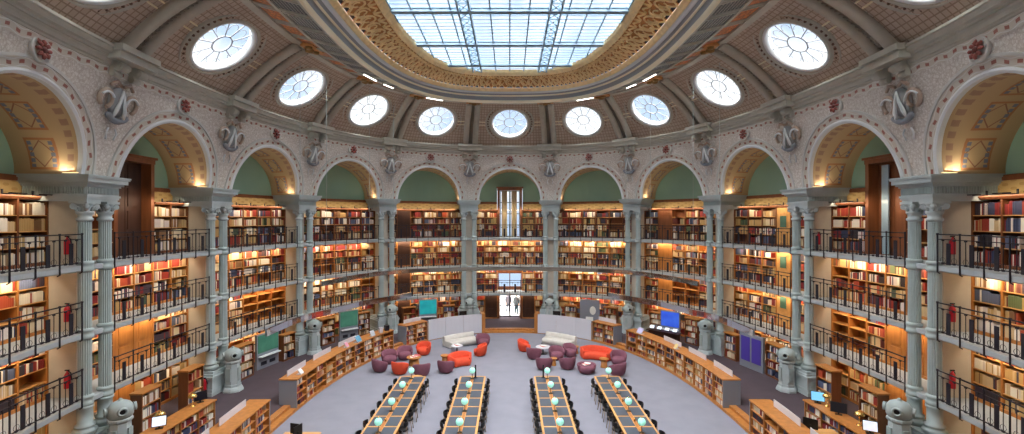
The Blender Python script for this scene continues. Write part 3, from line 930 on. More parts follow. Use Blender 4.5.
SPEC = {(0,3):'bbWWbb', (0,1):'bbWWbb', (0,0):'bdWWdb', (-1,3):'bdbbbb', (-1,2):'bdbbbb', (-1,1):'bdbbbb', (-1,0):'bdbbbb',
        (2,3):'bdbbbb', (2,2):'bdbbbb', (2,1):'bdeebb', (2,0):'bdbbbb', (-3,1):'bbbeee', (3,3):'bbbgbb', (3,2):'bbbgbb', (3,1):'bbbgbb',
        (-4,3):'bbDDbb', (-4,1):'bbddbb', (4,3):'bbDDbb', (4,1):'eebddb', (-4,0):'bbdbbb', (4,0):'bbbddb', (-3,0):'bbbbbb'}
KC = -1.22
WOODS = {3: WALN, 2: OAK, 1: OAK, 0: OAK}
def wallcase(i, lv):
    z0 = DECK[lv]; top = 9.18 if lv == 3 else DECK[lv+1]-.17
    if lv == 0: top = 2.33
    spec = SPEC.get((i, lv), 'bbbbbb'); wd = WOODS[lv]
    a, b_ = -.5+.32/W, .5-.32/W; NU = 6
    t = thing('wall_bookcase', 'tall wooden wall bookcase on the %s in the %s' % (LV[lv], bayn(i)), 'bookcase', C(i, KC, z0), 0, 'bookcases lining the galleries')
    us = [a+(b_-a)*q/NU for q in range(NU+1)]
    rows = 4; base = .10; head = .12 if lv == 3 else .06
    pitch = (top-z0-base-head)/rows
    mb = MB()
    for q, u in enumerate(us):
        if 0 < q < NU and spec[q-1] in 'WD' and spec[q] in 'WD': continue
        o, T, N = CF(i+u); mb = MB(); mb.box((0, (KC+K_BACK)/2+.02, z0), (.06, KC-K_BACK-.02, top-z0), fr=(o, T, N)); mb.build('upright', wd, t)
    mb = MB()
    runs = []; q = 0
    while q < NU:
        if spec[q] in 'WD': q += 1; continue
        r = q
        while r < NU and spec[r] not in 'WD': r += 1
        runs.append((us[q], us[r])); q = r
    for u0, u1 in runs:
        sweep(mb, [(KC+.02, z0), (KC+.02, z0+base), (K_BACK, z0+base), (K_BACK, z0)], i+u0, i+u1, 4)
        if lv == 3:
            sweep(mb, [(KC+.03, top-head), (KC+.12, top-.04), (KC+.12, top), (K_BACK, top), (K_BACK, top-head)], i+u0, i+u1, 4)
        else:
            sweep(mb, [(KC+.02, top-head), (KC+.02, top), (K_BACK, top), (K_BACK, top-head)], i+u0, i+u1, 4)
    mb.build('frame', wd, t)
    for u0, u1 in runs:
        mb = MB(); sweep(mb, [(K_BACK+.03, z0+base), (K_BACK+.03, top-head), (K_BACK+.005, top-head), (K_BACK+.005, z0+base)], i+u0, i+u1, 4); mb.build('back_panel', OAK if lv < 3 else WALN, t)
    for r in range(1, rows):
        mb = MB(); zz = z0+base+r*pitch
        for q in range(NU):
            if spec[q] in 'bep': sweep(mb, [(KC, zz-.015), (KC, zz+.015), (K_BACK+.03, zz+.015), (K_BACK+.03, zz-.015)], i+us[q]+.004, i+us[q+1]-.004, 1)
        if mb.v: mb.build('shelf', OAKL, t)
    for q in range(NU):
        if spec[q] in 'dg':
            mb = MB(); m_ = (WALD if (i, lv) == (0, 0) or abs(i) == 1 and i < 0 else wd) if spec[q] == 'd' else OAKL
            sweep(mb, [(KC-.02, z0+.02), (KC-.02, top-head), (KC-.06, top-head), (KC-.06, z0+.02)], i+us[q]+.005, i+us[q+1]-.005, 1)
            um = (us[q]+us[q+1])/2; o, T, N = CF(i+um)
            for zz, hh in ((z0+.12, .7), (z0+.95, top-z0-1.2)): 
                mb.box((0, KC-.01, zz), (.5, .03, hh), fr=(o, T, N))
            d = mb.build('panel', m_, t)
            if spec[q] == 'g':
                mb = MB(); mb.box((0, KC+.01, z0+1.05), (.42, .03, .62), fr=(o, T, N)); mb.build('window_pane', mat('green_glass', (86, 120, 104), .2), d)
    # books
    for q in range(NU):
        if spec[q] != 'b': continue
        um = (us[q]+us[q+1])/2; o, T, N = CF(i+um); hwid = (us[q+1]-us[q])*W/2*1.04-.045
        for r in range(rows):
            th = random.choice(THEMES)
            if lv == 3 and abs(i) >= 4: th = THEMES[1] if i < 0 else random.choice((THEMES[6], THEMES[5], THEMES[2]))
            if random.random() < .04: continue
            row_ = rows-r
            fill(o, T, N, -hwid, hwid, z0+base+r*pitch+.016, pitch-.07, .36, th, ('%s shelf, unit %s, %s, %s' % (['top','second','third','bottom'][row_-1], ['one','two','three','four','five','six'][q], LV[lv], bayn(i).replace(' of the doorway', ''))), .9, w0=KC)
    # lamp strip under the head
    mb = MB(); zl = top-.03 if lv < 3 else top+.06
    if lv < 3:
        sweep(mb, [(KC+.32, zl-.03), (KC+.36, zl-.03), (KC+.36, zl), (KC+.32, zl)], i+a+.02, i+b_-.02, 6)
        mb.build('lamp_strip', WARM, t)
    else:
        for q in range(NU):
            um = (us[q]+us[q+1])/2
            if spec[q] in 'WD': continue
            o, T, N = CF(i+um); mb = MB(); mb.box((0, KC+.42, top+.02), (.5, .10, .03), fr=(o, T, N)); mb.box((0, KC+.2, top+.0), (.03, .4, .03), fr=(o, T, N)); mb.box((0, KC, top), (.04, .04, .16), fr=(o, T, N)); mb.build('lamp_arm', IRON, t)
    lc = C(i, KC+.36, zl-.06); o, T, N = CF(i)
    al = bpy.data.lights.new('shelf_light', 'AREA'); al.shape = 'RECTANGLE'; al.size = 5.2; al.size_y = .08
    al.energy = ({3: 34, 2: 62, 1: 62, 0: 48}[lv])*LAMP*(.35 if (i, lv) == (0, 0) else 1); al.color = (1, .78, .54)
    lo = bpy.data.objects.new('shelf_light', al); COL.objects.link(lo); lo.location = lc
    d = Vector((-N[0]*.75, -N[1]*.75, -.66)); lo.rotation_euler = d.to_track_quat('-Z', 'Y').to_euler()
    # align long axis with tangent
    q_ = d.normalized(); xx = Vector((T[0], T[1], 0)); yy = q_.cross(xx) * -1
    lo.matrix_world = Matrix(((xx.x, yy.x, -q_.x, lc[0]), (xx.y, yy.y, -q_.y, lc[1]), (xx.z, yy.z, -q_.z, lc[2]), (0, 0, 0, 1)))
    if lv == 3: lo.visible_camera = True
for i in range(-5, 6):
    for lv in range(4): wallcase(i, lv)

# ------------------------------------------------ doors
def bigdoor(i, num, z0, z1, leaf, glazed):
    o, T, N = CF(i); fr = (o, T, N); hw = DW*W*.98
    t = bpy.data.objects.new('door_%d' % num, None); COL.objects.link(t); t.location = C(i, KC, z0); struct(t)
    mb = MB()
    for sd in (-1, 1): mb.box((sd*(hw-.06), -1.45, z0), (.18, .55, z1-z0), fr=fr)
    mb.box((0, -1.45, z1-.2), (2*hw+.1, .6, .2), fr=fr); mb.box((0, -1.45, z1-.02), (2*hw+.24, .72, .10), fr=fr)
    mb.build('door_frame', WALN, t)
    iw = hw-.15
    if glazed:
        for sd in (-1, 1):
            mb = MB(); c = sd*iw/2
            for u in (c-iw/2+.04, c+iw/2-.04): mb.box((u, K_BACK-.1, z0), (.07, .06, z1-z0-.2), fr=fr)
            nh = max(1, int((z1-z0)/1.0))
            for q in range(nh+1): mb.box((c, K_BACK-.1, z0+(z1-z0-.27)*q/nh), (iw, .06, .07), fr=fr)
            lf = mb.build('leaf', leaf, t)
            mb = MB(); mb.box((c, K_BACK-.11, z0+.05), (iw-.1, .01, z1-z0-.3), fr=fr); mb.build('pane', GLASS2, lf)
    else:
        for sd in (-1, 1):
            mb = MB(); c = sd*iw/2
            mb.box((c, K_BACK+.12, z0), (iw-.02, .06, z1-z0-.2), fr=fr)
            for q in range(4): mb.box((c, K_BACK+.16, z0+.15+q*(z1-z0-.3)/4), (iw-.25, .03, (z1-z0-.3)/4-.18), fr=fr)
            mb.build('leaf', leaf, t)
    return t, fr, iw
CURT = mat('beige_curtain', (196, 178, 142), .9)
t, fr, iw = bigdoor(0, 1, DECK[3], 10.98, mat('blue_grey_metal', (120, 136, 150), .4), True)
for c, w in ((-.45, .46), (.36, .46)):
    mb = MB(); rows = [[], []]
    for q in range(17):
        u = c-w/2+w*q/16; k = K_BACK+.02+.03*math.sin(q*1.9)
        rows[0].append((fr[0][0]+fr[1][0]*u+fr[2][0]*k, fr[0][1]+fr[1][1]*u+fr[2][1]*k, DECK[3]+.02)); rows[1].append(rows[0][-1][:2]+(10.75,))
    mb.grid(rows); mb.build('curtain', CURT, t)
bigdoor(-4, 2, DECK[3], 10.98, WALD, False)
t, fr, iw = bigdoor(4, 3, DECK[3], 10.98, WALN, False)
mb = MB(); mb.box((-.28, K_BACK+.3, DECK[3]+.05), (.34, .05, 3.7), fr=fr); mb.build('open_leaf', mat('pale_blue_glass', (150, 172, 184), .15), t)
bigdoor(0, 4, .25, 2.35, IRON, True)
t = bpy.data.objects.new('window_18', None); COL.objects.link(t); t.location = C(0, K_BACK, 2.7); struct(t)
mb = MB()
for u in (-.95, 0, .95): mb.box((u, K_BACK-.1, 2.7), (.07, .08, 1.25), fr=CF(0))
mb.box((0, K_BACK-.1, 2.7), (1.9, .08, .1), fr=CF(0)); mb.box((0, K_BACK-.1, 3.88), (1.9, .08, .08), fr=CF(0)); mb.build('window_frame', WALN, t)
mb = MB(); mb.box((0, K_BACK-.12, 2.75), (1.85, .01, 1.15), fr=CF(0)); mb.build('pane', GLASS2, t)

# ------------------------------------------------ fire extinguishers
def extinguisher(c, nx, ny, label):
    t = thing('fire_extinguisher', label, 'fire extinguisher', c, 0, None)
    mb = MB(); mb.lathe([(.08, 0), (.085, .02), (.085, .42), (.05, .5), (.025, .53), (.025, .58)], (0, 0, 0), 14); mb.build('cylinder', EXT, t, local=True)
    mb = MB(); mb.box((0, 0, .57), (.13, .04, .04)); mb.tube([(0.02, 0, .58), (.10, .02, .5), (.11, .03, .3)], .015, 6); mb.build('valve_and_hose', BLACK, t, local=True)
for sd in (-1, 1):
    for lv in (1, 2, 3):
        p = 4.5*sd; fr, L = fr2(p); c = L(sd*.41, -.55, DECK[lv]+.35)
        extinguisher(c, 0, 0, 'red fire extinguisher on the %s beside the %s' % (LV[lv], piern(p)))
fr, L = fr2(3.5); extinguisher(L(.41, -.5, DECK[3]+.3), 0, 0, 'red fire extinguisher on the top gallery beside the fourth pier right of the doorway')
fr, L = fr2(-3.5); extinguisher(L(-.95, .1, .55), 0, 0, 'red fire extinguisher on the ground floor beside the fourth pier left of the doorway')
fr, L = fr2(2.5); extinguisher(L(.95, .1, .3), 0, 0, 'red fire extinguisher on the ground floor beside the third pier right of the doorway')

# ------------------------------------------------ arch uplights on the imposts
for p in VISP:
    fr, L = fr2(p); o, T, N = fr
    for sd in (-1, 1):
        t = thing('arch_uplight', 'warm uplight bar on the ledge, %s side, %s' % ('doorway' if sd*p < 0 else 'outer', piern(p)), 'lamp', L(sd*.80, .1, 9.88), 0, 'uplights at the feet of the arches')
        mb = MB(); mb.box((sd*.80, -.12, 9.88), (.08, .5, .04), fr=fr); mb.build('housing', GREY, t)
        mb = MB(); mb.box((sd*.80, -.12, 9.92), (.06, .46, .02), fr=fr); mb.build('lamp_strip', mat('soft_warm_lamp', (255, 220, 160), emit=(255, 214, 150), estr=2), t)
        al = bpy.data.lights.new('arch_light', 'AREA'); al.shape = 'RECTANGLE'; al.size = .3; al.size_y = .6; al.energy = 10*LAMP; al.color = (1, .84, .62)
        lo = bpy.data.objects.new('arch_light', al); COL.objects.link(lo)
        c = Vector(L(sd*.90, -.25, 9.98)); d = (Vector((T[0]*sd*.15-N[0]*.1, T[1]*sd*.15-N[1]*.1, .9))).normalized()
        lo.location = c; lo.rotation_euler = d.to_track_quat('-Z', 'Y').to_euler()


# ================================================================== LOW CURVED BOOKCASES
def m_for(y, sgn):
    lo, hi = 0, FR.L/2
    for _ in range(40):
        mid = (lo+hi)/2
        if FR.pt(FR.t_at(mid))[1] > y: lo = mid
        else: hi = mid
    return sgn*lo
HL = 1.38
def low_run(m0, m1, nu, nm, where, endpanels=True, screen=None):
    """bookcases side by side on the curve FR from m0 to m1 (m0<m1), fronts towards the carpet"""
    st = (m1-m0)/nu
    for q in range(nu):
        a = m0+st*q; b_ = a+st; o, T, N = FR.frame((a+b_)/2)
        t = thing('low_bookcase', 'low oak bookcase, %s from the left in %s' % (ordn(q+1), where.replace(' white', '')), 'bookcase', (o[0], o[1], 0), 0, 'low bookcases in %s' % where)
        mb = MB(); sweep(mb, [(-.76, .0), (-.76, HL-.05), (-.40, HL-.05), (-.40, 0)], a+.02, b_-.02, 2, cur=FR)
        sweep(mb, [(-.02, .0), (-.02, .09), (-.7, .09), (-.7, 0)], a+.02, b_-.02, 2, cur=FR); mb.build('back_panel', WALN, t)
        for e in (a+.005, b_-.035):
            mb = MB(); sweep(mb, [(0, 0), (0, HL-.05), (-.76, HL-.05), (-.76, 0)], e, e+.03, 1, cur=FR); mb.build('side_panel', OAK, t)
        rows = 4; pit = (HL-.05-.09)/rows
        for r in range(1, rows):
            mb = MB(); zz = .09+pit*r; sweep(mb, [(-.01, zz-.012), (-.01, zz+.012), (-.40, zz+.012), (-.40, zz-.012)], a+.035, b_-.035, 1, cur=FR); mb.build('shelf', OAK, t)
        hw = st/2-.05
        for r in range(rows):
            th = random.choice((THEMES[1], THEMES[6], THEMES[2], THEMES[7], [6, 14, 5, 9, 0, 10, 1, 6]))
            if random.random() < .08: continue
            fill(o, T, N, -hw, hw*random.uniform(.55, 1), .09+pit*r+.013, pit-.05, .24, th, '%s shelf, %s case, %s' % (ordn(rows-r), ordn(q+1), nm), .86, .018, .04, w0=-.06)
    mb = MB(); sweep(mb, [(.03, HL-.05), (.03, HL), (-.80, HL), (-.80, HL-.05)], m0-.03, m1+.03, nu*2, cur=FR)
    o = mb.build('oak_worktop', OAK); tag(o, 'long curved oak worktop on top of %s' % where, 'worktop')
    if endpanels:
        for e in (m0-.03, m1): 
            mb = MB(); sweep(mb, [(.01, 0.01), (.01, HL-.06), (-.78, HL-.06), (-.78, 0.01)], e, e+.03, 1, cur=FR)
            o = mb.build('end_panel', GPANEL); o['kind'] = 'thing'
            tag(o, 'grey end panel at the %s end of %s' % ('left' if e < (m0+m1)/2 else 'right', where), 'panel')
    for j, (a, b_) in enumerate(screen or []):
        mb = MB(); sweep(mb, [(-.58, HL), (-.58, HL+.26), (-.60, HL+.26), (-.60, HL)], a, b_, 6, cur=FR)
        tag(mb.build('screen_panel', WPANEL), 'low pale panel, %s from left on %s' % (ordn(j+1), where), 'panel')
for sg in (-1, 1):
    S_ = 'left' if sg < 0 else 'right'
    mA0, mA1 = m_for(29.2, 1), m_for(20.2, 1); mC0, mC1 = m_for(17.94, 1), m_for(11, 1); mB0, mB1 = 6.35, 8.15
    def R_(a, b_): return (a, b_) if sg > 0 else (-b_, -a)
    a, b_ = R_(mA0, mA1); sc_ = [R_(mA1-1.9-q*2.3, mA1-.3-q*2.3) for q in range(3)]
    low_run(a, b_, 10, '%s long run' % S_, 'the long curved run on the %s' % S_, True, sorted(sc_))
    a, b_ = R_(mC0, mC1); low_run(a, b_, 7, '%s near run' % S_, 'the near run at the bottom %s' % S_, True, sorted([R_(mC0+.6, mC0+2.3), R_(mC0+2.9, mC0+5)]))
    a, b_ = R_(mB0, mB1); low_run(a, b_, 2, '%s short run' % S_, 'the short run beside the %s white counter' % S_, True, [R_(mB0+.1, mB1-.3)])
    # white curved counter and oak cheek
    t = thing('white_counter', 'curved pale grey counter with a plain front, %s of the doorway steps' % S_, 'counter', FR.at(sg*4.2, 0)+(0,), 0)
    for q in range(3):
        a, b_ = R_(2.08+q*1.4, 2.08+(q+1)*1.4-.015)
        mb = MB(); sweep(mb, [(.05, .05), (.05, 1.44), (.02, 1.44), (.02, .05)], a, b_, 4, cur=FR); mb.build('front_panel', WPANEL, t)
    a, b_ = R_(2.08, 6.3)
    mb = MB(); sweep(mb, [(.02, 1.0), (.02, 1.06), (-.7, 1.06), (-.7, 1.0)], a, b_, 8, cur=FR); sweep(mb, [(0, 0), (0, 1), (-.05, 1), (-.05, 0)], a, b_, 8, cur=FR); sweep(mb, [(-.55, .25), (-.55, 1), (-.6, 1), (-.6, .25)], a, b_, 8, cur=FR); mb.build('worktop', OAK, t)
    a, b_ = R_(1.82, 2.06)
    mb = MB(); sweep(mb, [(.06, 0), (.06, 1.42), (-.95, 1.42), (-.95, 0)], a, b_, 1, cur=FR); tag(mb.build('oak_end_post', OAK), 'oak cheek panel at the %s side of the doorway steps' % S_, 'panel')

# ================================================================== STANDING CASES AND DESKS
def standcase(s, k, w, h, rz, where, rows=4, wd=WALN, z=.25):
    o, T, N = CF(s)
    if rz:
        c_, s_ = math.cos(rz), math.sin(rz); T2 = (T[0]*c_-T[1]*s_, T[0]*s_+T[1]*c_); N = (T2[1], -T2[0]); T = T2
        N = (N[0], N[1])
    p = C(s, k); fr = (p, T, N)
    t = thing('standing_bookcase', 'dark standing bookcase %s' % where, 'bookcase', (p[0], p[1], z), 0, None)
    for sd in (-1, 1): mb = MB(); mb.box((sd*(w/2-.02), -.2, z), (.04, .4, h), fr=fr); mb.build('side_panel', wd, t)
    mb = MB(); mb.box((0, -.2, z+h-.05), (w+.04, .46, .06), fr=fr); mb.build('top', OAK, t)
    mb = MB(); mb.box((0, -.38, z), (w-.08, .03, h-.05), fr=fr); mb.box((0, -.18, z), (w-.08, .34, .08), fr=fr); mb.build('back_panel', wd, t)
    pit = (h-.13)/rows
    for r in range(1, rows): mb = MB(); mb.box((0, -.18, z+.08+pit*r-.012), (w-.08, .36, .024), fr=fr); mb.build('shelf', OAK, t)
    for r in range(rows):
        fill(p, T, N, -w/2+.05, w/2-.05, z+.08+pit*r+.013, pit-.07, .24, random.choice(([6, 14, 9, 10, 0], THEMES[1], THEMES[6])), '%s shelf, bookcase %s' % (ordn(rows-r), where.replace('the ', '').replace('in ', '')), .85, .02, .045, w0=-.03)
for sg in (-1, 1):
    S_ = 'left' if sg < 0 else 'right'
    standcase(sg*3.26, .35, 1.2, 1.75, 0, 'at the near side of the tall screen in the third bay %s' % S_)
    standcase(sg*2.74, .35, .9, 1.5, 0, 'at the far side of the tall screen in the third bay %s' % S_, 3)
    standcase(sg*2.22, .1, 1.0, 1.7, 0, 'at the near side of the display in the second bay %s' % S_)
    standcase(sg*1.78, .1, .9, 1.6, 0, 'at the far side of the display in the second bay %s' % S_)
    standcase(sg*1.22, .0, 1.0, 1.5, 0, 'at the outer side of the panel in the first bay %s' % S_, 3)
    standcase(sg*.74, .0, .9, 1.4, 0, 'at the doorway side of the panel in the first bay %s' % S_, 3)
    standcase(sg*4.30, .95, .95, 1.95, 0, 'behind the near end of the %s lamp desk' % S_)
    standcase(sg*3.92, .95, .95, 1.95, 0, 'behind the far end of the %s lamp desk' % S_)
    standcase(sg*3.70, -.1, .9, 1.4, 0, 'by the wall in the fourth bay %s' % S_, 3)

def desk(sg):
    S_ = 'left' if sg < 0 else 'right'
    T = (0, -1) if sg < 0 else (0, 1); N = (-sg, 0)
    N = (-sg*1.0, 0.0); T = (0.0, sg*-1.0)
    x0 = sg*11.55; y0, y1 = 11.5, 18.0; L_ = y1-y0; H = 1.36
    fr = ((x0, (y0+y1)/2), T, N)
    t = thing('lamp_desk', 'long oak desk with books in its front and reading lamps on top, %s aisle' % S_, 'desk', (x0, (y0+y1)/2, .25), 0)
    mb = MB(); mb.box((0, -.32, H-.05), (L_+.06, .72, .05), fr=fr); mb.build('desktop', OAK, t)
    mb = MB(); mb.box((0, -.62, .25), (L_, .03, H-.3), fr=fr); mb.box((0, -.3, .25), (L_, .6, .08), fr=fr); mb.build('back_panel', WALN, t)
    n = 7
    for q in range(n+1): mb = MB(); mb.box((-L_/2+L_*q/n*.995+.015, -.31, .25), (.035, .6, H-.3), fr=fr); mb.build('upright', OAK, t)
    for r in (1, 2): mb = MB(); mb.box((0, -.3, .33+r*.33), (L_-.02, .55, .024), fr=fr); mb.build('shelf', OAK, t)
    for q in range(n):
        for r in range(3):
            fill(fr[0], T, N, -L_/2+L_*q/n+.04, -L_/2+L_*(q+1)/n-.03, .33+r*.33+.013, .27, .24, random.choice(([6, 14, 9, 10, 0], [0, 3, 6, 13, 9, 1], THEMES[6])), '%s shelf, %s bay of the %s lamp desk' % (ordn(3-r), ordn(q+1), S_), .95, .02, .045, w0=-.03)
for sg in (-1, 1): desk(sg)
def brass_lamp(c, label):
    t = thing('brass_lamp', label, 'lamp', c, 0)
    mb = MB(); mb.lathe([(.09, 0), (.09, .015), (.03, .035), (.014, .05), (.014, .36)], n=14); mb.build('stand', BRASS, t, local=True)
    mb = MB(); mb.lathe([(.15, .34), (.155, .37), (.14, .42), (.09, .465), (.03, .48)], n=18, cap=False); mb.lathe([(.02, .48), (.02, .5)], n=8); mb.build('shade', BRASS, t, local=True)
    mb = MB(); mb.lathe([(.03, .35), (.05, .38), (.04, .42), (.01, .44)], n=10); mb.build('bulb', WARM, t, local=True)
for sg in (-1, 1):
    S_ = 'left' if sg < 0 else 'right'
    for y, w in ((15.75, 'nearer'), (17.35, 'farther')):
        brass_lamp((sg*12.0, y, 1.36), 'brass domed reading lamp, %s of two on the %s lamp desk' % (w, S_))
def monitor(c, rz, w, h, face, label, tilt=.2, name='monitor', cat='monitor', zoff=.08):
    t = thing(name, label, cat, c, rz)
    mb = MB(); mb.box((0, .02, 0), (.22, .16, .015)); mb.box((0, .03, .01), (.05, .03, zoff+h*.4)); mb.build('stand', BLACK, t, local=True)
    c_, s_ = math.cos(tilt), math.sin(tilt)
    def slab(th, ww, hh, off, m_, nm):
        mb = MB(); P = []
        for zz in (-hh/2, hh/2):
            for yy, xx in ((-th/2+off, -ww/2), (-th/2+off, ww/2), (th/2+off, ww/2), (th/2+off, -ww/2)):
                P.append((xx, yy*c_+zz*s_, zoff+h/2+zz*c_-yy*s_))
        mb.hexa(P); mb.build(nm, m_, t, local=True)
    slab(.03, w, h, 0, BLACK, 'casing'); slab(.004, w-.04, h-.04, -.018, face, 'screen')
    return t
SCRB = mat('lit_screen_blue', (110, 180, 220), .2, emit=(120, 190, 226), estr=.8)
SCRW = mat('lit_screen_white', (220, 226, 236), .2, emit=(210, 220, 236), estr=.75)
DARKS = mat('dark_screen', (30, 30, 38), .12)
# rz: 0 faces -y (camera)
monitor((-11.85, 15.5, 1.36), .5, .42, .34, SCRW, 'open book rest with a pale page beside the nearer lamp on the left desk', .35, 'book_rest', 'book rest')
monitor((-11.95, 17.72, 1.36), .9, .45, .34, DARKS, 'dark monitor at the far end of the left lamp desk')
monitor((11.85, 18.0-.35, 1.36), -.5, .46, .36, SCRB, 'monitor with a light blue screen at the far end of the right lamp desk')
monitor((11.9, 16.6, 1.36), -.6, .5, .36, DARKS, 'dark monitor between the two lamps on the right desk')
monitor((11.9, 15.15, 1.36), -.5, .42, .34, SCRW, 'monitor with a pale page on the near part of the right desk')
# enquiry tables just inside the frame bottom
def small_desk(c, label):
    t = thing('enquiry_desk', label, 'desk', c, 0)
    mb = MB(); mb.box((0, 0, .72), (1.3, .7, .04)); mb.build('desktop', OAKL, t, local=True)
    for x in (-.6, .6):
        for y in (-.3, .3): mb = MB(); mb.box((x, y, 0), (.05, .05, .72)); mb.build('leg', BLACK, t, local=True)
small_desk((-7.45, 16.2, 0), 'small oak desk with two monitors at the bottom edge, left of the reading tables')
monitor((-7.62, 16.25, .76), 2.9, .34, .36, DARKS, 'left monitor on the small desk beside the near left bookcases', 0)
monitor((-7.42, 16.05, .76), -1.9, .4, .38, SCRW, 'right monitor on the small desk beside the near left bookcases', 0)
small_desk((10.75, 15.9, .25), 'small desk with one monitor in the right aisle')
monitor((10.55, 16.1, 1.01), 2.4, .45, .36, SCRW, 'monitor on the small desk in the right aisle', .1)

# ================================================================== SCREENS BETWEEN THE PIERS
def c_display(c0, c1):
    def f(nt, u, v):
        ns = uvtex(nt, 'ShaderNodeTexNoise', 1.6); return mixc(nt, X(nt, ns.outputs[0]), c0, c1)
    return f
def dispmat(name, c0, c1, st=1.1):
    m = mat(name, (10, 10, 10), .3); nt = m.node_tree; b = nt.nodes['Principled BSDF']
    tc = nt.nodes.new('ShaderNodeTexCoord'); ns = nt.nodes.new('ShaderNodeTexNoise'); ns.inputs['Scale'].default_value = 1.7; nt.links.new(tc.outputs['Object'], ns.inputs[0])
    nt.links.new(mixc(nt, X(nt, ns.outputs[0]), c0, c1), b.inputs['Emission Color']); b.inputs['Emission Strength'].default_value = st
    return m
GRN = dispmat('green_display', (40, 84, 74), (84, 142, 116), .8); TEA = dispmat('teal_display', (0, 110, 130), (50, 200, 200), .8); BLU = dispmat('blue_display', (20, 40, 200), (80, 130, 240), .9); PUR = mat('purple_panel', (78, 62, 158), .5)
def kiosk(px, depth, z0, w, h, rz, label, kind):
    x = (px-CXP)/F_PX*depth
    t = thing('display_stand', label, 'display', (x, depth, z0), rz)
    mb = MB(); mb.box((0, .06, 0), (w, .14, h)); mb.build('grey_panel', GPANEL, t, local=True, bevel=.01)
    if kind in ('green', 'teal', 'blue'):
        m_ = {'green': GRN, 'teal': TEA, 'blue': BLU}[kind]
        mb = MB(); mb.box((0, -.02, h*.47), (w-.12, .03, h*.50)); mb.build('screen', m_, t, local=True)
        mb = MB(); mb.box((0, -.12, h*.36), (w-.16, .26, .05)); mb.build('shelf', WHITEM, t, local=True)
        for sx in (-1, 1): mb = MB(); mb.box((sx*w*.2, -.015, h*.10), (w*.26, .015, h*.1)); mb.build('vent', IRON, t, local=True)
    if kind == 'purple':
        for sx in (-1, 1):
            mb = MB(); mb.box((sx*w*.23, -.02, h*.2), (w*.38, .02, h*.70)); mb.build('purple_sheet', PUR, t, local=True)
    if kind == 'statue':
        mb = MB(); mb.lathe([(.02, 0), (.20, .01), (.23, .02)], (.25, -.015, h*.62), 20, (1, 0, 0), (0, 0, 1.4), (0, -1, 0)); mb.box((-.0, -.02, h*.24), (.55, .02, .3)); mb.build('pale_picture', PAPER, t, local=True)
    return t
kiosk(268, 25.45, .25, 1.55, 1.9, 1.3, 'tall grey stand with a green screen below the hanging band, third bay left', 'green')
kiosk(349, 31.0, .25, 1.3, 2.0, .75, 'grey stand with a green and blue screen in the second bay left', 'green')
kiosk(428, 34.8, .25, 1.36, 2.08, .3, 'white framed stand with a teal screen behind the left white counter', 'teal')
kiosk(589.5, 34.6, .25, 1.45, 2.08, -.3, 'grey display panel with a pale head picture behind the right white counter', 'statue')
kiosk(670, 31.0, .25, 1.35, 1.95, -.75, 'stand with a bright blue screen in the second bay right', 'blue')
kiosk(751, 25.0, .25, 1.65, 1.9, -1.3, 'tall grey stand with two purple panels in the third bay right', 'purple')
# tablets desk below the blue screen
t = thing('tablet_console', 'dark curved console with tilted tablets under the blue screen', 'console', (10.1, 30.1, .25), -.75)
mb = MB(); mb.box((0, .05, 0), (2.0, .4, .78)); mb.box((0, 0, .78), (2.2, .6, .05)); mb.build('body', WALD, t, local=True)
for q in range(4):
    m_ = monitor((10.1+math.cos(-.75)*(-.8+q*.52), 30.1+math.sin(-.75)*(-.8+q*.52), 1.08), -.75, .34, .26, SCRW, 'small tilted tablet, %s from the left on the console under the blue screen' % ordn(q+1), .8, 'tablet', 'tablet', .02)
# things lying on worktops
def leaflet(m, label, colr, sz=(.3, .22, .26), k=-.2):
    p, T, N = FR.frame(m); c = FR.at(m, k); t = thing('leaflet_holder', label, 'leaflet holder', c+(HL,), math.atan2(T[1], T[0]))
    w, d, h = sz
    mb = MB(); mb.box((0, 0, 0), (w, d, .02)); mb.hexa([(-w/2, -d/2, .02), (w/2, -d/2, .02), (w/2, -d/2+.03, .02), (-w/2, -d/2+.03, .02), (-w/2, d/2-.05, h), (w/2, d/2-.05, h), (w/2, d/2-.02, h), (-w/2, d/2-.02, h)]); mb.build('holder', WPANEL, t, local=True)
    mb = MB(); a = .15; mb.hexa([(-w/2+.02, -d/2-.01, .05), (w/2-.02, -d/2-.01, .05), (w/2-.02, -d/2+.0, .05), (-w/2+.02, -d/2+.0, .05), (-w/2+.02, d/2-.075, h-.01), (w/2-.02, d/2-.075, h-.01), (w/2-.02, d/2-.06, h-.01), (-w/2+.02, d/2-.06, h-.01)]); mb.build('leaflet', mat('leaflet_'+label.split()[0], colr, .7), t, local=True)
leaflet(m_for(20.9, -1), 'white leaflet holder near the front end of the left long worktop', (236, 232, 232), (.28, .2, .22))
leaflet(m_for(25.2, -1), 'pink leaflet holder midway along the left long worktop', (214, 150, 170))
leaflet(m_for(26.3, -1), 'blue leaflet holder midway along the left long worktop', (90, 150, 180), (.45, .26, .34))
leaflet(m_for(27.6, -1), 'silver leaflet holder near the far end of the left long worktop', (190, 196, 204), (.4, .2, .3))
leaflet(m_for(24.9, 1), 'yellow leaflet holder midway along the right long worktop', (222, 200, 140), (.3, .2, .26))
leaflet(m_for(28.2, 1), 'lilac leaflet holder near the far end of the right long worktop', (190, 186, 224), (.5, .26, .32))
def cubebox(c, d, label, m_, rz=0):
    t = thing('storage_box', label, 'box', c, rz); mb = MB(); mb.box((0, 0, 0), d); mb.build('body', m_, t, local=True, bevel=.01)
    mb = MB(); mb.box((0, 0, d[2]), (d[0]+.02, d[1]+.02, .03)); mb.build('lid', m_, t, local=True)
cubebox(FR.at(m_for(28.4, -1), -.25)+(HL,), (.22, .22, .28), 'white box at the far end of the left long worktop', WPANEL, .6)
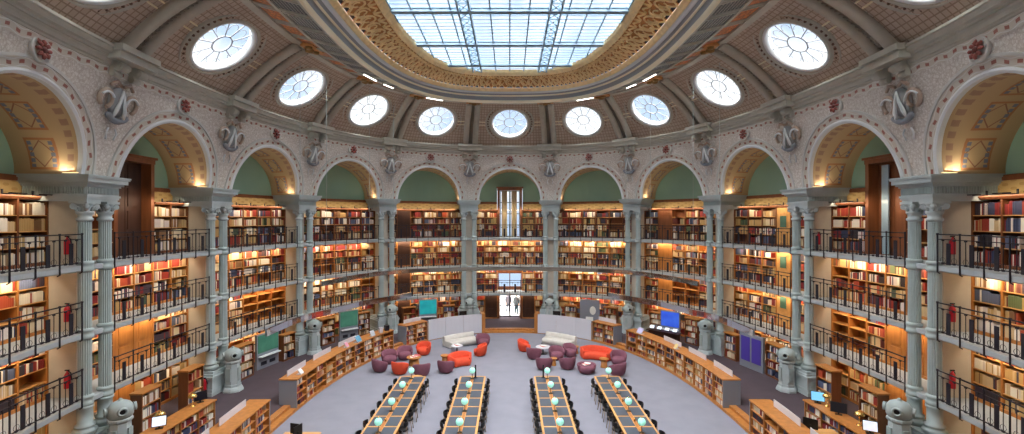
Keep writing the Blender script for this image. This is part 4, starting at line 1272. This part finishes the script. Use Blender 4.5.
cubebox(FR.at(m_for(28.9, -1), -.25)+(HL,), (.26, .26, .3), 'dark box at the far end of the left long worktop', IRON, .6)
for sg in (-1, 1):
    monitor((sg*3.5, 34.3, 1.06), PI*.92*sg, .55, .4, SCRB if sg > 0 else DARKS, 'computer monitor behind the %s white counter' % ('left' if sg < 0 else 'right'), 0)

# ================================================================== READING TABLES, LAMPS, CHAIRS
def reading_table(x, nm):
    ye, yn, w = 22.4, 12.4, 1.25
    t = thing('reading_table', 'long oak reading table with dark leather writing pads, %s of the four' % nm, 'table', (x, (ye+yn)/2, 0), 0, 'long reading tables')
    mb = MB(); P = []
    for q in range(9): P.append((x-w/2+w*q/8, ye+.07*math.sin(PI*q/8)))
    P += [(x+w/2, yn), (x-w/2, yn)]
    b_ = mb.pts([(a, c_, .71) for a, c_ in P]+[(a, c_, .755) for a, c_ in P]); n = len(P)
    mb.face([b_+i for i in range(n)]); mb.face([b_+n+i for i in range(n)][::-1])
    for i in range(n): mb.face([b_+i, b_+(i+1) % n, b_+n+(i+1) % n, b_+n+i][::-1])
    mb.build('tabletop', OAKL, t)
    mb = MB(); mb.box((x, (ye+yn)/2-.1, .755), (.10, ye-yn-.3, .02)); mb.build('centre_rail', OAK, t)
    for q in range(11):
        y = 21.93-.9*q
        for sd in (-1, 1):
            mb = MB(); mb.box((x+sd*.31, y, .755), (.47, .80, .006)); mb.build('writing_pad', LEATH, t)
    for y in (21.6, 19.4, 17.2, 15, 12.8):
        for sd in (-1, 1): mb = MB(); mb.lathe([(.035, 0), (.05, .1), (.035, .2), (.045, .6), (.06, .71)], (x+sd*.5, y, 0), 10); mb.build('leg', OAK, t)
    mb = MB()
    for sd in (-1, 1): mb.box((x+sd*.52, (ye+yn)/2, .61), (.03, ye-yn-.3, .1))
    mb.build('apron', OAK, t)
tm = MB()
lt = None; ct = None
TX = [(-4.72, 'leftmost'), (-1.80, 'second from left'), (1.80, 'third from left'), (4.74, 'rightmost')]
LBL = ['leftmost', 'second', 'third', 'rightmost']
# lamp prototype
def lampp():
    t = thing('globe_lamp', '', 'lamp', (0, 0, 0), 0, 'turquoise globe lamps on the reading tables')
    mb = MB(); mb.lathe([(.10, 0), (.10, .012), (.03, .03), (.016, .05), (.016, .26)], n=14); mb.build('stem', mat('dark_bronze', (90, 74, 56), .4, metal=.6), t, local=True)
    mb = MB(); mb.lathe([(.03, .25)]+[(.14*math.sin(a*PI/10), .39-.14*math.cos(a*PI/10)) for a in range(1, 10)]+[(.02, .53)], n=20); mb.build('globe', TURQ, t, local=True)
    mb = MB(); mb.lathe([(.03, .525), (.018, .55), (.005, .565)], n=8); mb.build('finial', BRASS, t, local=True)
    return t
LT = lampp(); ltree = tree(LT); first = True
def chairp():
    t = thing('reading_chair', '', 'chair', (0, 0, 0), 0, 'dark chairs at the reading tables')
    mb = MB(); mb.lathe([(.19, .42), (.22, .44), (.22, .47), (.18, .49)], n=16); mb.build('seat', BLACK, t, local=True)
    mb = MB(); rows = []                       # curved back, chair faces +x
    for zz, r in ((.58, .205), (.61, .215), (.72, .22), (.76, .21)):
        rows.append([(-r*math.cos(a), r*math.sin(a), zz) for a in [(-1.25+q*2.5/10) for q in range(11)]])
    for zz, r in ((.76, .19), (.72, .195), (.61, .19), (.58, .18)):
        rows.append([(-r*math.cos(a), r*math.sin(a), zz) for a in [(-1.25+q*2.5/10) for q in range(11)]])
    rows.append(rows[0]); mb.grid(rows, sm=False); mb.build('backrest', BLACK, t, local=True)
    LG = mat('chair_leg', (150, 128, 104), .4)
    for sx in (-1, 1):
        for sy in (-1, 1):
            mb = MB(); mb.tube([(sx*.14, sy*.14, .43), (sx*.2, sy*.19, 0)], .014, 6); mb.build('leg', LG, t, local=True)
    for sy in (-1, 1):
        mb = MB(); mb.tube([(-.15, sy*.15, .44), (-.19, sy*.13, .62)], .012, 6); mb.build('back_post', LG, t, local=True)
    return t
CT = chairp(); ctree = tree(CT); cfirst = True
for ti, (x, nm) in enumerate(TX):
    reading_table(x, nm)
    for q in range(4):
        loc = (x, 22.02-1.85*q, .775); lab = 'turquoise globe lamp, %s from the far end of the %s reading table' % (ordn(q+1), LBL[ti])
        if first: LT.location = loc; LT['label'] = lab; first = False
        else: dup(ltree, loc, 0, lab)
        if q < 3:
            t = thing('socket_post', 'small light socket post after the %s lamp of the %s reading table' % (ordn(q+1), LBL[ti]), 'socket', (x, 21.1-1.85*q, .775), 0)
            mb = MB(); mb.lathe([(.035, 0), (.03, .07), (.04, .08), (.02, .11)], n=10); mb.build('post', BRASS, t, local=True)
    for sd in (-1, 1):
        for q in range(7):
            loc = (x+sd*.64, 21.93-.9*q, 0); rz = 0 if sd < 0 else PI
            lab = 'dark round-backed chair, %s from the far end, %s side of the %s reading table' % (ordn(q+1), side(sd), LBL[ti])
            if cfirst: CT.location = loc; CT.rotation_euler = (0, 0, rz); CT['label'] = lab; cfirst = False
            else: dup(ctree, loc, rz+random.uniform(-.12, .12), lab)
for x, nm in ((-1.66, 'second'), (1.62, 'third')):
    t = thing('catalogue_screen', 'thin dark upright screen at the far end of the %s reading table' % nm, 'screen', (x, 22.2, .755), 0)
    mb = MB(); mb.box((0, 0, 0), (.2, .14, .02)); mb.build('foot', IRON, t, local=True)
    mb = MB(); mb.box((0, 0, .02), (.07, .035, .60)); mb.build('panel', BLACK, t, local=True, bevel=.008)
for x, nm in ((-4.74, 'leftmost'), (4.85, 'rightmost')):
    t = thing('oak_block_table', 'low round oak block at the far end of the %s reading table' % nm, 'side table', (x, 23.1, 0), 0)
    mb = MB(); mb.lathe([(.38, 0), (.40, .03), (.40, .42), (.38, .46)], n=24); mb.build('drum', OAK, t, local=True)
    mb = MB(); mb.lathe([(.28, .46), (.28, .48)], n=20); mb.build('inlay', OAKL, t, local=True)

# ================================================================== LOUNGE SEATS
def tub(px, py, rz, fab, label, w=.92, d=.85, h=.74, backs=True):
    x, y = px2(px, py); y += d*.35; x = (px-CXP)/F_PX*y
    t = thing('tub_chair', label, 'armchair', (x, y, 0), rz, None)
    # faces -y
    n = 24; a_, b_ = w/2, d/2
    def e(th, f, z): return (a_*f*math.sin(th), b_*f*math.cos(th), z)
    mb = MB(); rows = []
    for f, z in ((.72, .05), (.86, .14), (.93, .28), (.90, .38), (.60, .43), (.05, .44)):
        rows.append([e(2*PI*q/n, f, z) for q in range(n)])
    mb.grid(rows, close=True); b0 = mb.pts([e(2*PI*q/n, .72, .05) for q in range(n)]); mb.face([b0+q for q in range(n)]); mb.build('seat', fab, t, local=True)
    if backs:
        mb = MB(); sec = []; m = 18
        for q in range(m+1):
            th = -2.1+4.2*q/m; hh = h-(h-.50)*max(0, (abs(th)-.7)/1.4)**1.3
            sec.append([e(th, .74, .06), e(th, .92, .2), e(th, 1.02, .42), e(th, 1.05, hh-.05), e(th, .99, hh), e(th, .86, hh-.03), e(th, .80, .42), e(th, .76, .36)])
        mb.grid(sec)
        for s_ in (0, m): mb.face([s_*8+k for k in range(8)] if s_ else [k for k in range(8)][::-1])
        mb.build('backrest', fab, t, local=True)
    mb = MB(); mb.lathe([(.22, 0), (.22, .06)], n=14); mb.build('foot', BLACK, t, local=True)
    return t
P_, O_ = PLUM, RED
tub(380, 373, 2.5, P_, 'plum tub armchair nearest the left long bookcase, back to the tables')
tub(389.5, 365, .5, P_, 'plum tub armchair against the left bookcase, second of the left lounge')
tub(405, 361, .2, P_, 'plum tub armchair at the back of the left lounge, beside the orange one')
tub(423.5, 356, -.4, O_, 'orange red tub armchair before the left short bookcase, facing the tables')
tub(400, 375.5, 2.9, O_, 'orange red tub armchair at the head of the leftmost table, back turned')
tub(421.5, 377.5, -2.8, P_, 'plum tub armchair at the head of the leftmost table, beside orange chair')
tub(446, 374, 3.0, P_, 'plum tub armchair standing alone between the two left tables')
tub(480, 357, -1.6, O_, 'orange red tub armchair left of the central aisle', .85)
tub(483, 347, .3, P_, 'plum tub armchair before the doorway steps on the left')
tub(524.5, 352.5, 1.4, O_, 'orange red tub armchair right of the central aisle', .85)
tub(534, 360, 2.8, P_, 'plum tub armchair beside the orange one right of the aisle')
tub(544, 371, 3.1, P_, 'plum tub armchair nearest the third table, back turned')
tub(556.5, 361, .1, P_, 'plum tub armchair facing the tables in the middle of the right lounge')
tub(570, 358, .5, P_, 'plum tub armchair at the back of the right lounge', .85)
tub(567.5, 370.5, -2.9, P_, 'plum tub armchair at the front middle of the right lounge')
tub(618.5, 366, -.2, P_, 'plum tub armchair facing left by the right long bookcase')
tub(617.5, 377, -2.6, P_, 'plum tub armchair at the head of the rightmost table', .95)
t = tub(586.5, 375, 0, P_, 'round plum pouf with papers on top in the right lounge', 1.02, .95, .5, True)
def magazines(c, label, n=3):
    t = thing('magazine_stack', label, 'magazines', c, .3)
    for q in range(n):
        mb = MB(); mb.box((q*.09-.08, q*.05, q*.012), (.26, .34, .012), .4*q); mb.build('magazine', PAPER if q % 2 == 0 else mat('magazine_red', (200, 90, 90), .6), t, local=True)
x_, y_ = px2(586.5, 375); magazines((586.5*0+(586.5-CXP)/F_PX*(y_+.33), y_+.33, .47), 'white papers lying on the round plum pouf')
def loveseat(px, py, rz, fab, label, w=1.55):
    x, y = px2(px, py); y += .35; x = (px-CXP)/F_PX*y
    t = thing('loveseat', label, 'sofa', (x, y, 0), rz)
    n = 20; sec = []; 
    def P(u, v, z):     # bent plan: arc of radius
        Rr = w*1.1; a = u/Rr; return ((Rr+v)*math.sin(a), (Rr+v)*math.cos(a)-Rr, z)
    us = [-w/2+w*q/n for q in range(n+1)]
    mb = MB(); rows = [[P(u, v, z) for v, z in ((-.35, .05), (-.40, .2), (-.38, .38), (-.30, .43), (.15, .42), (.2, .05))] for u in us]; mb.grid(rows); mb.face([k for k in range(6)][::-1]); mb.face([n*6+k for k in range(6)]); mb.build('seat', fab, t, local=True)
    mb = MB(); rows = []
    for u in us:
        f = abs(u)/(w/2); hh = .76-.12*f**3
        rows.append([P(u, v, z) for v, z in ((.10, .3), (.12, hh-.06), (.18, hh), (.28, hh-.02), (.33, hh-.12), (.30, .3), (.22, .06))])
    mb.grid(rows); mb.face([k for k in range(7)][::-1]); mb.face([n*7+k for k in range(7)]); mb.build('backrest', fab, t, local=True)
    for sd in (-1, 1):
        mb = MB(); rows = []
        for q in range(7):
            v = -.36+.6*q/6; hh = .52+.14*(q/6)
            rows.append([P(sd*(w/2+d_), v, z) for d_, z in ((-.06, .1), (-.08, hh-.04), (-.02, hh), (.05, hh-.04), (.05, .1))])
        mb.grid(rows); mb.face([k for k in range(5)]); mb.face([30+k for k in range(5)]); mb.build('armrest', fab, t, local=True)
    for sd in (-1, 1): mb = MB(); mb.lathe([(.04, 0), (.05, .07)], P(sd*w*.35, -.2, 0), 8); mb.lathe([(.04, 0), (.05, .07)], P(sd*w*.35, .2, 0), 8); mb.build('feet', BLACK, t, local=True)
loveseat(460, 367, .45, O_, 'orange red two seat sofa in the left lounge', 1.2)
loveseat(596.5, 360.5, -.35, O_, 'orange red curved two seat sofa in the right lounge', 1.75)
def curved_sofa(sg):
    S_ = side(sg); c = FR.at(sg*4.4, 2.4)
    t = thing('curved_sofa', 'long curved cream sofa with its back to the %s white counter' % S_, 'sofa', (c[0], c[1], 0), 0)
    a, b_ = (3.35, 6.5) if sg > 0 else (-6.5, -3.35)
    n = 18
    def prof(pr, nm, m_=CREAMF):
        mb = MB(); rows = [[FR.at(a+(b_-a)*q/n, k)+(z,) for k, z in pr] for q in range(n+1)]
        L_ = len(pr); mb.grid([r+[r[0]] for r in rows]); mb.face([k for k in range(L_)][::-1]); mb.face([n*(L_+1)+k for k in range(L_)]); mb.build(nm, m_, t)
    prof([(2.0, .06), (2.0, .36), (2.06, .41), (2.75, .41), (2.83, .36), (2.81, .06)], 'seat')
    prof([(1.88, .06), (1.82, .5), (1.86, .66), (1.94, .70), (2.05, .65), (2.10, .40), (2.03, .06)], 'backrest')
    for e_ in (a, b_):
        mb = MB(); mb.lathe([(.05, 0), (.05, .07)], FR.at(e_*.97, 2.6)+(0,), 10); mb.lathe([(.05, 0), (.05, .07)], FR.at(e_*.97, 2.1)+(0,), 10); mb.build('feet', BLACK, t)
for sg in (-1, 1): curved_sofa(sg)
def side_table(px, py, r, h, m_, label, drum=True):
    x, y = px2(px, py); y += r*.6; x = (px-CXP)/F_PX*y
    t = thing('side_table', label, 'side table', (x, y, 0), 0)
    mb = MB(); mb.lathe([(r, h-.04), (r+.01, h-.02), (r, h)], n=20); mb.build('top', m_, t, local=True)
    mb = MB(); mb.lathe([(r*.8, 0), (r*.7, .05), (r*.65, h-.04)] if drum else [(r*.6, 0), (r*.6, .02), (.04, .04), (.04, h-.04)], n=16); mb.build('pedestal', m_ if drum else IRON, t, local=True)
    return (x, y, h)
side_table(604, 368, .26, .5, OAK, 'small drum shaped oak table before the rightmost table')
side_table(553.5, 366, .2, .42, OAK, 'small oak stool between plum chairs of the right lounge')
side_table(575.5, 354, .22, .45, OAK, 'small oak table behind the plum chairs of the right lounge')
side_table(445, 364.5, .26, .5, OAK, 'small round oak table behind the lone plum chair')
q_ = side_table(414, 366, .42, .45, OAK, 'round oak coffee table amid the left lounge chairs'); magazines(q_, 'magazines spread on the oak coffee table of the left lounge', 4)
q_ = side_table(543, 355, .45, .45, WPANEL, 'round white table among the right lounge chairs', False); magazines(q_, 'magazines on the white table of the right lounge', 3)
q_ = side_table(457, 353, .36, .42, WPANEL, 'round white table before the left cream sofa', False); magazines(q_, 'red and white magazines before the left cream sofa', 3)

# ================================================================== HANGING MIRRORED BANDS
def bandpath(pts, n=8):
    out = []
    for i in range(len(pts)-1):
        p0 = pts[max(0, i-1)]; p1 = pts[i]; p2 = pts[i+1]; p3 = pts[min(len(pts)-1, i+2)]
        for j in range(n):
            t_ = j/n; out.append(tuple(.5*((2*b)+(-a+c_)*t_+(2*a-5*b+4*c_-d_)*t_*t_+(-a+3*b-3*c_+d_)*t_**3) for a, b, c_, d_ in zip(p0, p1, p2, p3)))
    out.append(pts[-1]); return out
def hang(pts, z, hh, th, label, cab):
    P = bandpath(pts); t = thing('hanging_band', label, 'sculpture', (P[0][0], P[0][1], z), 0, 'hanging polished metal bands')
    mb = MB(); rows = []
    for i, p in enumerate(P):
        a = P[max(0, i-1)]; b_ = P[min(len(P)-1, i+1)]; d_ = Vector((b_[0]-a[0], b_[1]-a[1], 0)).normalized(); nn = Vector((-d_.y, d_.x, 0))
        rows.append([(p[0]+nn.x*u, p[1]+nn.y*u, z+w) for u, w in ((-th/2, -hh/2), (th/2, -hh/2), (th/2, hh/2), (-th/2, hh/2), (-th/2, -hh/2))])
    mb.grid(rows, sm=False); mb.face([0, 1, 2, 3][::-1]); mb.face([(len(P)-1)*5+k for k in range(4)]); mb.build('band', STEEL, t)
    for ci in cab:
        p = P[ci]; mb = MB(); mb.tube([(p[0], p[1], z+hh/2), (p[0], p[1], 16.3)], .010, 4); mb.build('cable', GREYD, t)
lowL = [px2(x, y, 3.46) for x, y in ((266, 333), (300, 319), (330, 311.5), (362, 303.5), (390, 298.5), (411, 294.5))]
hang(lowL, 3.46, .30, .10, 'lower polished metal band curving before the left columns', [8, 26])
hang([(-x, y) for x, y in lowL], 3.46, .30, .10, 'lower polished metal band curving before the right columns', [8, 26])
upL = [px2(x, y, 4.9) for x, y in ((321, 284), (350, 278), (380, 273.5), (410, 271), (460, 269.3))]
hang(upL+[(0, px2(509.8, 268.6, 4.9)[1])]+[(-x, y) for x, y in upL[::-1]], 4.9, .26, .10, 'upper polished metal band crossing in front of the far galleries', [2, 20, 60, 78])

# linear lamps near the ring of the ceiling
for sg in (-1, 1):
    for nm, s0, s1 in (('outermost', 2.93, 2.66), ('middle', 2.5, 2.3), ('nearest the doorway', 1.55, 1.18)):
        c = C(sg*(s0+s1)/2, 5.9)
        t = thing('ceiling_strip_lamp', 'lit white strip lamp under the ceiling ring, %s on the %s' % (nm, side(sg)), 'lamp', (c[0], c[1], slope(5.9)-.1), 0, 'ceiling strip lamps')
        mb = MB(); mb.bar(C(sg*s0, 5.9, slope(5.9)-.10), C(sg*s1, 5.9, slope(5.9)-.10), .10, .05); mb.build('housing', CORN, t)
        mb = MB(); mb.bar(C(sg*s0, 5.9, slope(5.9)-.14), C(sg*s1, 5.9, slope(5.9)-.14), .05, .03); mb.build('diffuser', COOL, t)

# ================================================================== TWO VISITORS IN THE DOORWAY
def person(x, y, z, top, leg, hairc, label, ph):
    t = thing('person', label, 'person', (x, y, z), ph)
    me = bpy.data.meshes.new('body')
    V = [(0,0,.95),(0,0,1.15),(0,0,1.38),(0,0,1.50),(0,.0,1.60),(0,-.01,1.70),
         (.19,0,1.40),(.25,.02,1.12),(.24,-.06,.88),(.24,-.09,.79),(-.19,0,1.40),(-.25,.02,1.12),(-.23,-.08,.88),(-.23,-.11,.79),
         (.09,0,.90),(.11,-.03,.50),(.11,.03,.08),(.12,-.12,.04),(-.09,0,.90),(-.10,.04,.50),(-.12,.10,.08),(-.12,-.05,.04)]
    E_ = [(0,1),(1,2),(2,3),(3,4),(4,5),(2,6),(6,7),(7,8),(8,9),(2,10),(10,11),(11,12),(12,13),(0,14),(14,15),(15,16),(16,17),(0,18),(18,19),(19,20),(20,21)]
    r = [.14,.135,.15,.055,.085,.09,.065,.05,.035,.03,.065,.05,.035,.03,.10,.065,.045,.04,.10,.065,.045,.04]
    base = len(V)
    for sx, wi in ((1, 9), (-1, 13)):
        wx, wy, wz = V[wi]
        for q in range(4):
            V += [(wx+(q-1.5)*.018*sx, wy-.005, wz-.05), (wx+(q-1.5)*.020*sx, wy-.02, wz-.10-.01*(q in (1, 2)))]; r += [.009, .008]
            E_ += [(wi, len(V)-2), (len(V)-2, len(V)-1)]
        V += [(wx+.03*-sx, wy-.035, wz-.02), (wx+.035*-sx, wy-.05, wz-.06)]; r += [.011, .009]; E_ += [(wi, len(V)-2), (len(V)-2, len(V)-1)]
    me.from_pydata(V, E_, []); ob = bpy.data.objects.new('body', me); COL.objects.link(ob); ob.parent = t
    sk_ = ob.modifiers.new('skin', 'SKIN'); 
    for i, v in enumerate(me.skin_vertices[0].data): v.radius = (r[i], r[i]); v.use_root = (i == 0)
    ob.modifiers.new('sub', 'SUBSURF').levels = 1; ob.modifiers['sub'].render_levels = 2
    me.materials.append(mat('skin', (196, 150, 124), .6))
    mb = MB(); mb.lathe([(.20, .78), (.19, .95), (.18, 1.1), (.22, 1.36), (.17, 1.44), (.07, 1.49)], n=18, Y_=(0, .72, 0))
    for sx in (-1, 1): mb.tube([(sx*.17, 0, 1.40), (sx*.25, .02, 1.12), (sx*.24, -.05, .92)], [.085, .07, .055], 10)
    mb.build('coat', mat('coat_'+label.split()[0], top, .8), t, local=True)
    mb = MB()
    mb.tube([(.09, 0, .92), (.11, -.03, .5), (.11, .03, .1)], [.12, .085, .07], 10); mb.tube([(-.09, 0, .92), (-.10, .04, .5), (-.12, .10, .1)], [.12, .085, .07], 10)
    mb.build('trousers', mat('trousers_'+label.split()[0], leg, .8), t, local=True)
    mb = MB(); mb.lathe([(.10, 1.58), (.112, 1.66), (.10, 1.75), (.06, 1.80), (.01, 1.815)], (0, .02, 0), 14); mb.build('hair', mat('hair_'+label.split()[0], hairc, .8), t, local=True)
    mb = MB()
    for sx, yy in ((.12, -.03), (-.12, .04)): mb.box((sx, yy-.03, 0), (.10, .27, .09))
    mb.build('shoes', BLACK, t, local=True, bevel=.02)
person((508.3-CXP)/F_PX*40.2, 40.2, .24, (120, 116, 128), (70, 74, 92), (60, 48, 40), 'grey-coated person standing outside the glass doorway, left of the two', .3)
person((516.3-CXP)/F_PX*39.6, 39.6, .24, (92, 100, 104), (22, 54, 66), (80, 60, 50), 'teal-trousered person standing outside the glass doorway, right of the two', -.4)

# ================================================================== BOOKS
def book_mesh(mb, bk, fancy=False):
    (x, y, z), T, N, w, d, h, c, desc, n = bk
    w2, d2 = w/2, d/2
    P = lambda u, v, zz: (x+T[0]*u+N[0]*v, y+T[1]*u+N[1]*v, z+zz)
    mb.cur = c
    if not fancy:
        b = mb.pts([P(-w2, -d2, 0), P(w2, -d2, 0), P(w2, d2, 0), P(-w2, d2, 0), P(-w2, -d2, h), P(w2, -d2, h), P(w2, d2, h), P(-w2, d2, h)])
        for q in ((4,5,6,7), (1,2,6,5), (2,3,7,6), (3,0,4,7)): mb.face([b+i for i in q])
        return
    ct_ = min(.004, w*.12)
    out = [(-w2, -d2), (-w2, d2-.006), (-w2*.5, d2), (w2*.5, d2), (w2, d2-.006), (w2, -d2), (w2-ct_, -d2), (w2-ct_, d2-.012), (-w2+ct_, d2-.012), (-w2+ct_, -d2)]
    k = len(out); b = mb.pts([P(u, v, 0) for u, v in out]+[P(u, v, h) for u, v in out])
    mb.face([b+i for i in range(k)]); mb.face([b+k+i for i in range(k)][::-1])
    for i in range(k): mb.face([b+(i+1) % k, b+i, b+k+i, b+k+(i+1) % k])
    mb.cur = 16
    b = mb.pts([P(u, v, zz) for zz in (.004, h-.006) for u, v in ((-w2+ct_, -d2+.005), (w2-ct_, -d2+.005), (w2-ct_, d2-.012), (-w2+ct_, d2-.012))])
    for q in ((4,5,6,7), (1,0,4,5)): mb.face([b+i for i in q])
bpy.context.view_layer.update()
dg = bpy.context.evaluated_depsgraph_get()
def score(bk):
    (x, y, z), T, N, w, d, h, c, desc, n = bk
    if y < 2: return 0
    px = CXP+F_PX*x/y; py = CYP+F_PX*(EYE-z-h/2)/y
    if not (2 < px < 1022 and 2 < py < 432): return 0
    vx, vy = -x/math.hypot(x, y), -y/math.hypot(x, y)
    return (w*abs(T[0]*vy-T[1]*vx))*h/(y*y)*1e4
order = sorted(range(len(BOOKS)), key=lambda q: -score(BOOKS[q]))
single = set(); org = Vector((0, 0, EYE)); tries = 0
for q in order:
    if len(single) >= 300 or tries > 6000: break
    tries += 1
    (x, y, z), T, N, w, d, h, c, desc, n = BOOKS[q]
    tgt = Vector((x+N[0]*d/2, y+N[1]*d/2, z+h/2)); dd = tgt-org
    hit, loc, *_ = sc.ray_cast(dg, org, dd.normalized(), distance=dd.length-.03)
    if not hit: single.add(q)
for q in sorted(single):
    bk = BOOKS[q]; mb = MB(); book_mesh(mb, bk, True)
    org_ = bk[0]; mb.v = [(a-org_[0], b-org_[1], c-org_[2]) for a, b, c in mb.v]
    me_mats = BM+[PAPER]
    used = sorted(set(mb.m)); mb.m = [used.index(m_) for m_ in mb.m]
    o = mb.build('book', [me_mats[u] for u in used]); o.location = org_
    lab = '%s book, %s from left, %s' % (CNAME[bk[6]], ordn(bk[8]), bk[7])
    w_ = lab.split()
    if len(w_) > 16: lab = lab.replace(' from left', '')
    tag(o, lab, 'book', 'books on the galleries and low bookcases')
mb = MB()
for q, bk in enumerate(BOOKS):
    if q not in single: book_mesh(mb, bk)
o = mb.build('books', BM); tag(o, 'rows of books filling all the shelves around the oval room', 'books', None, 'stuff')
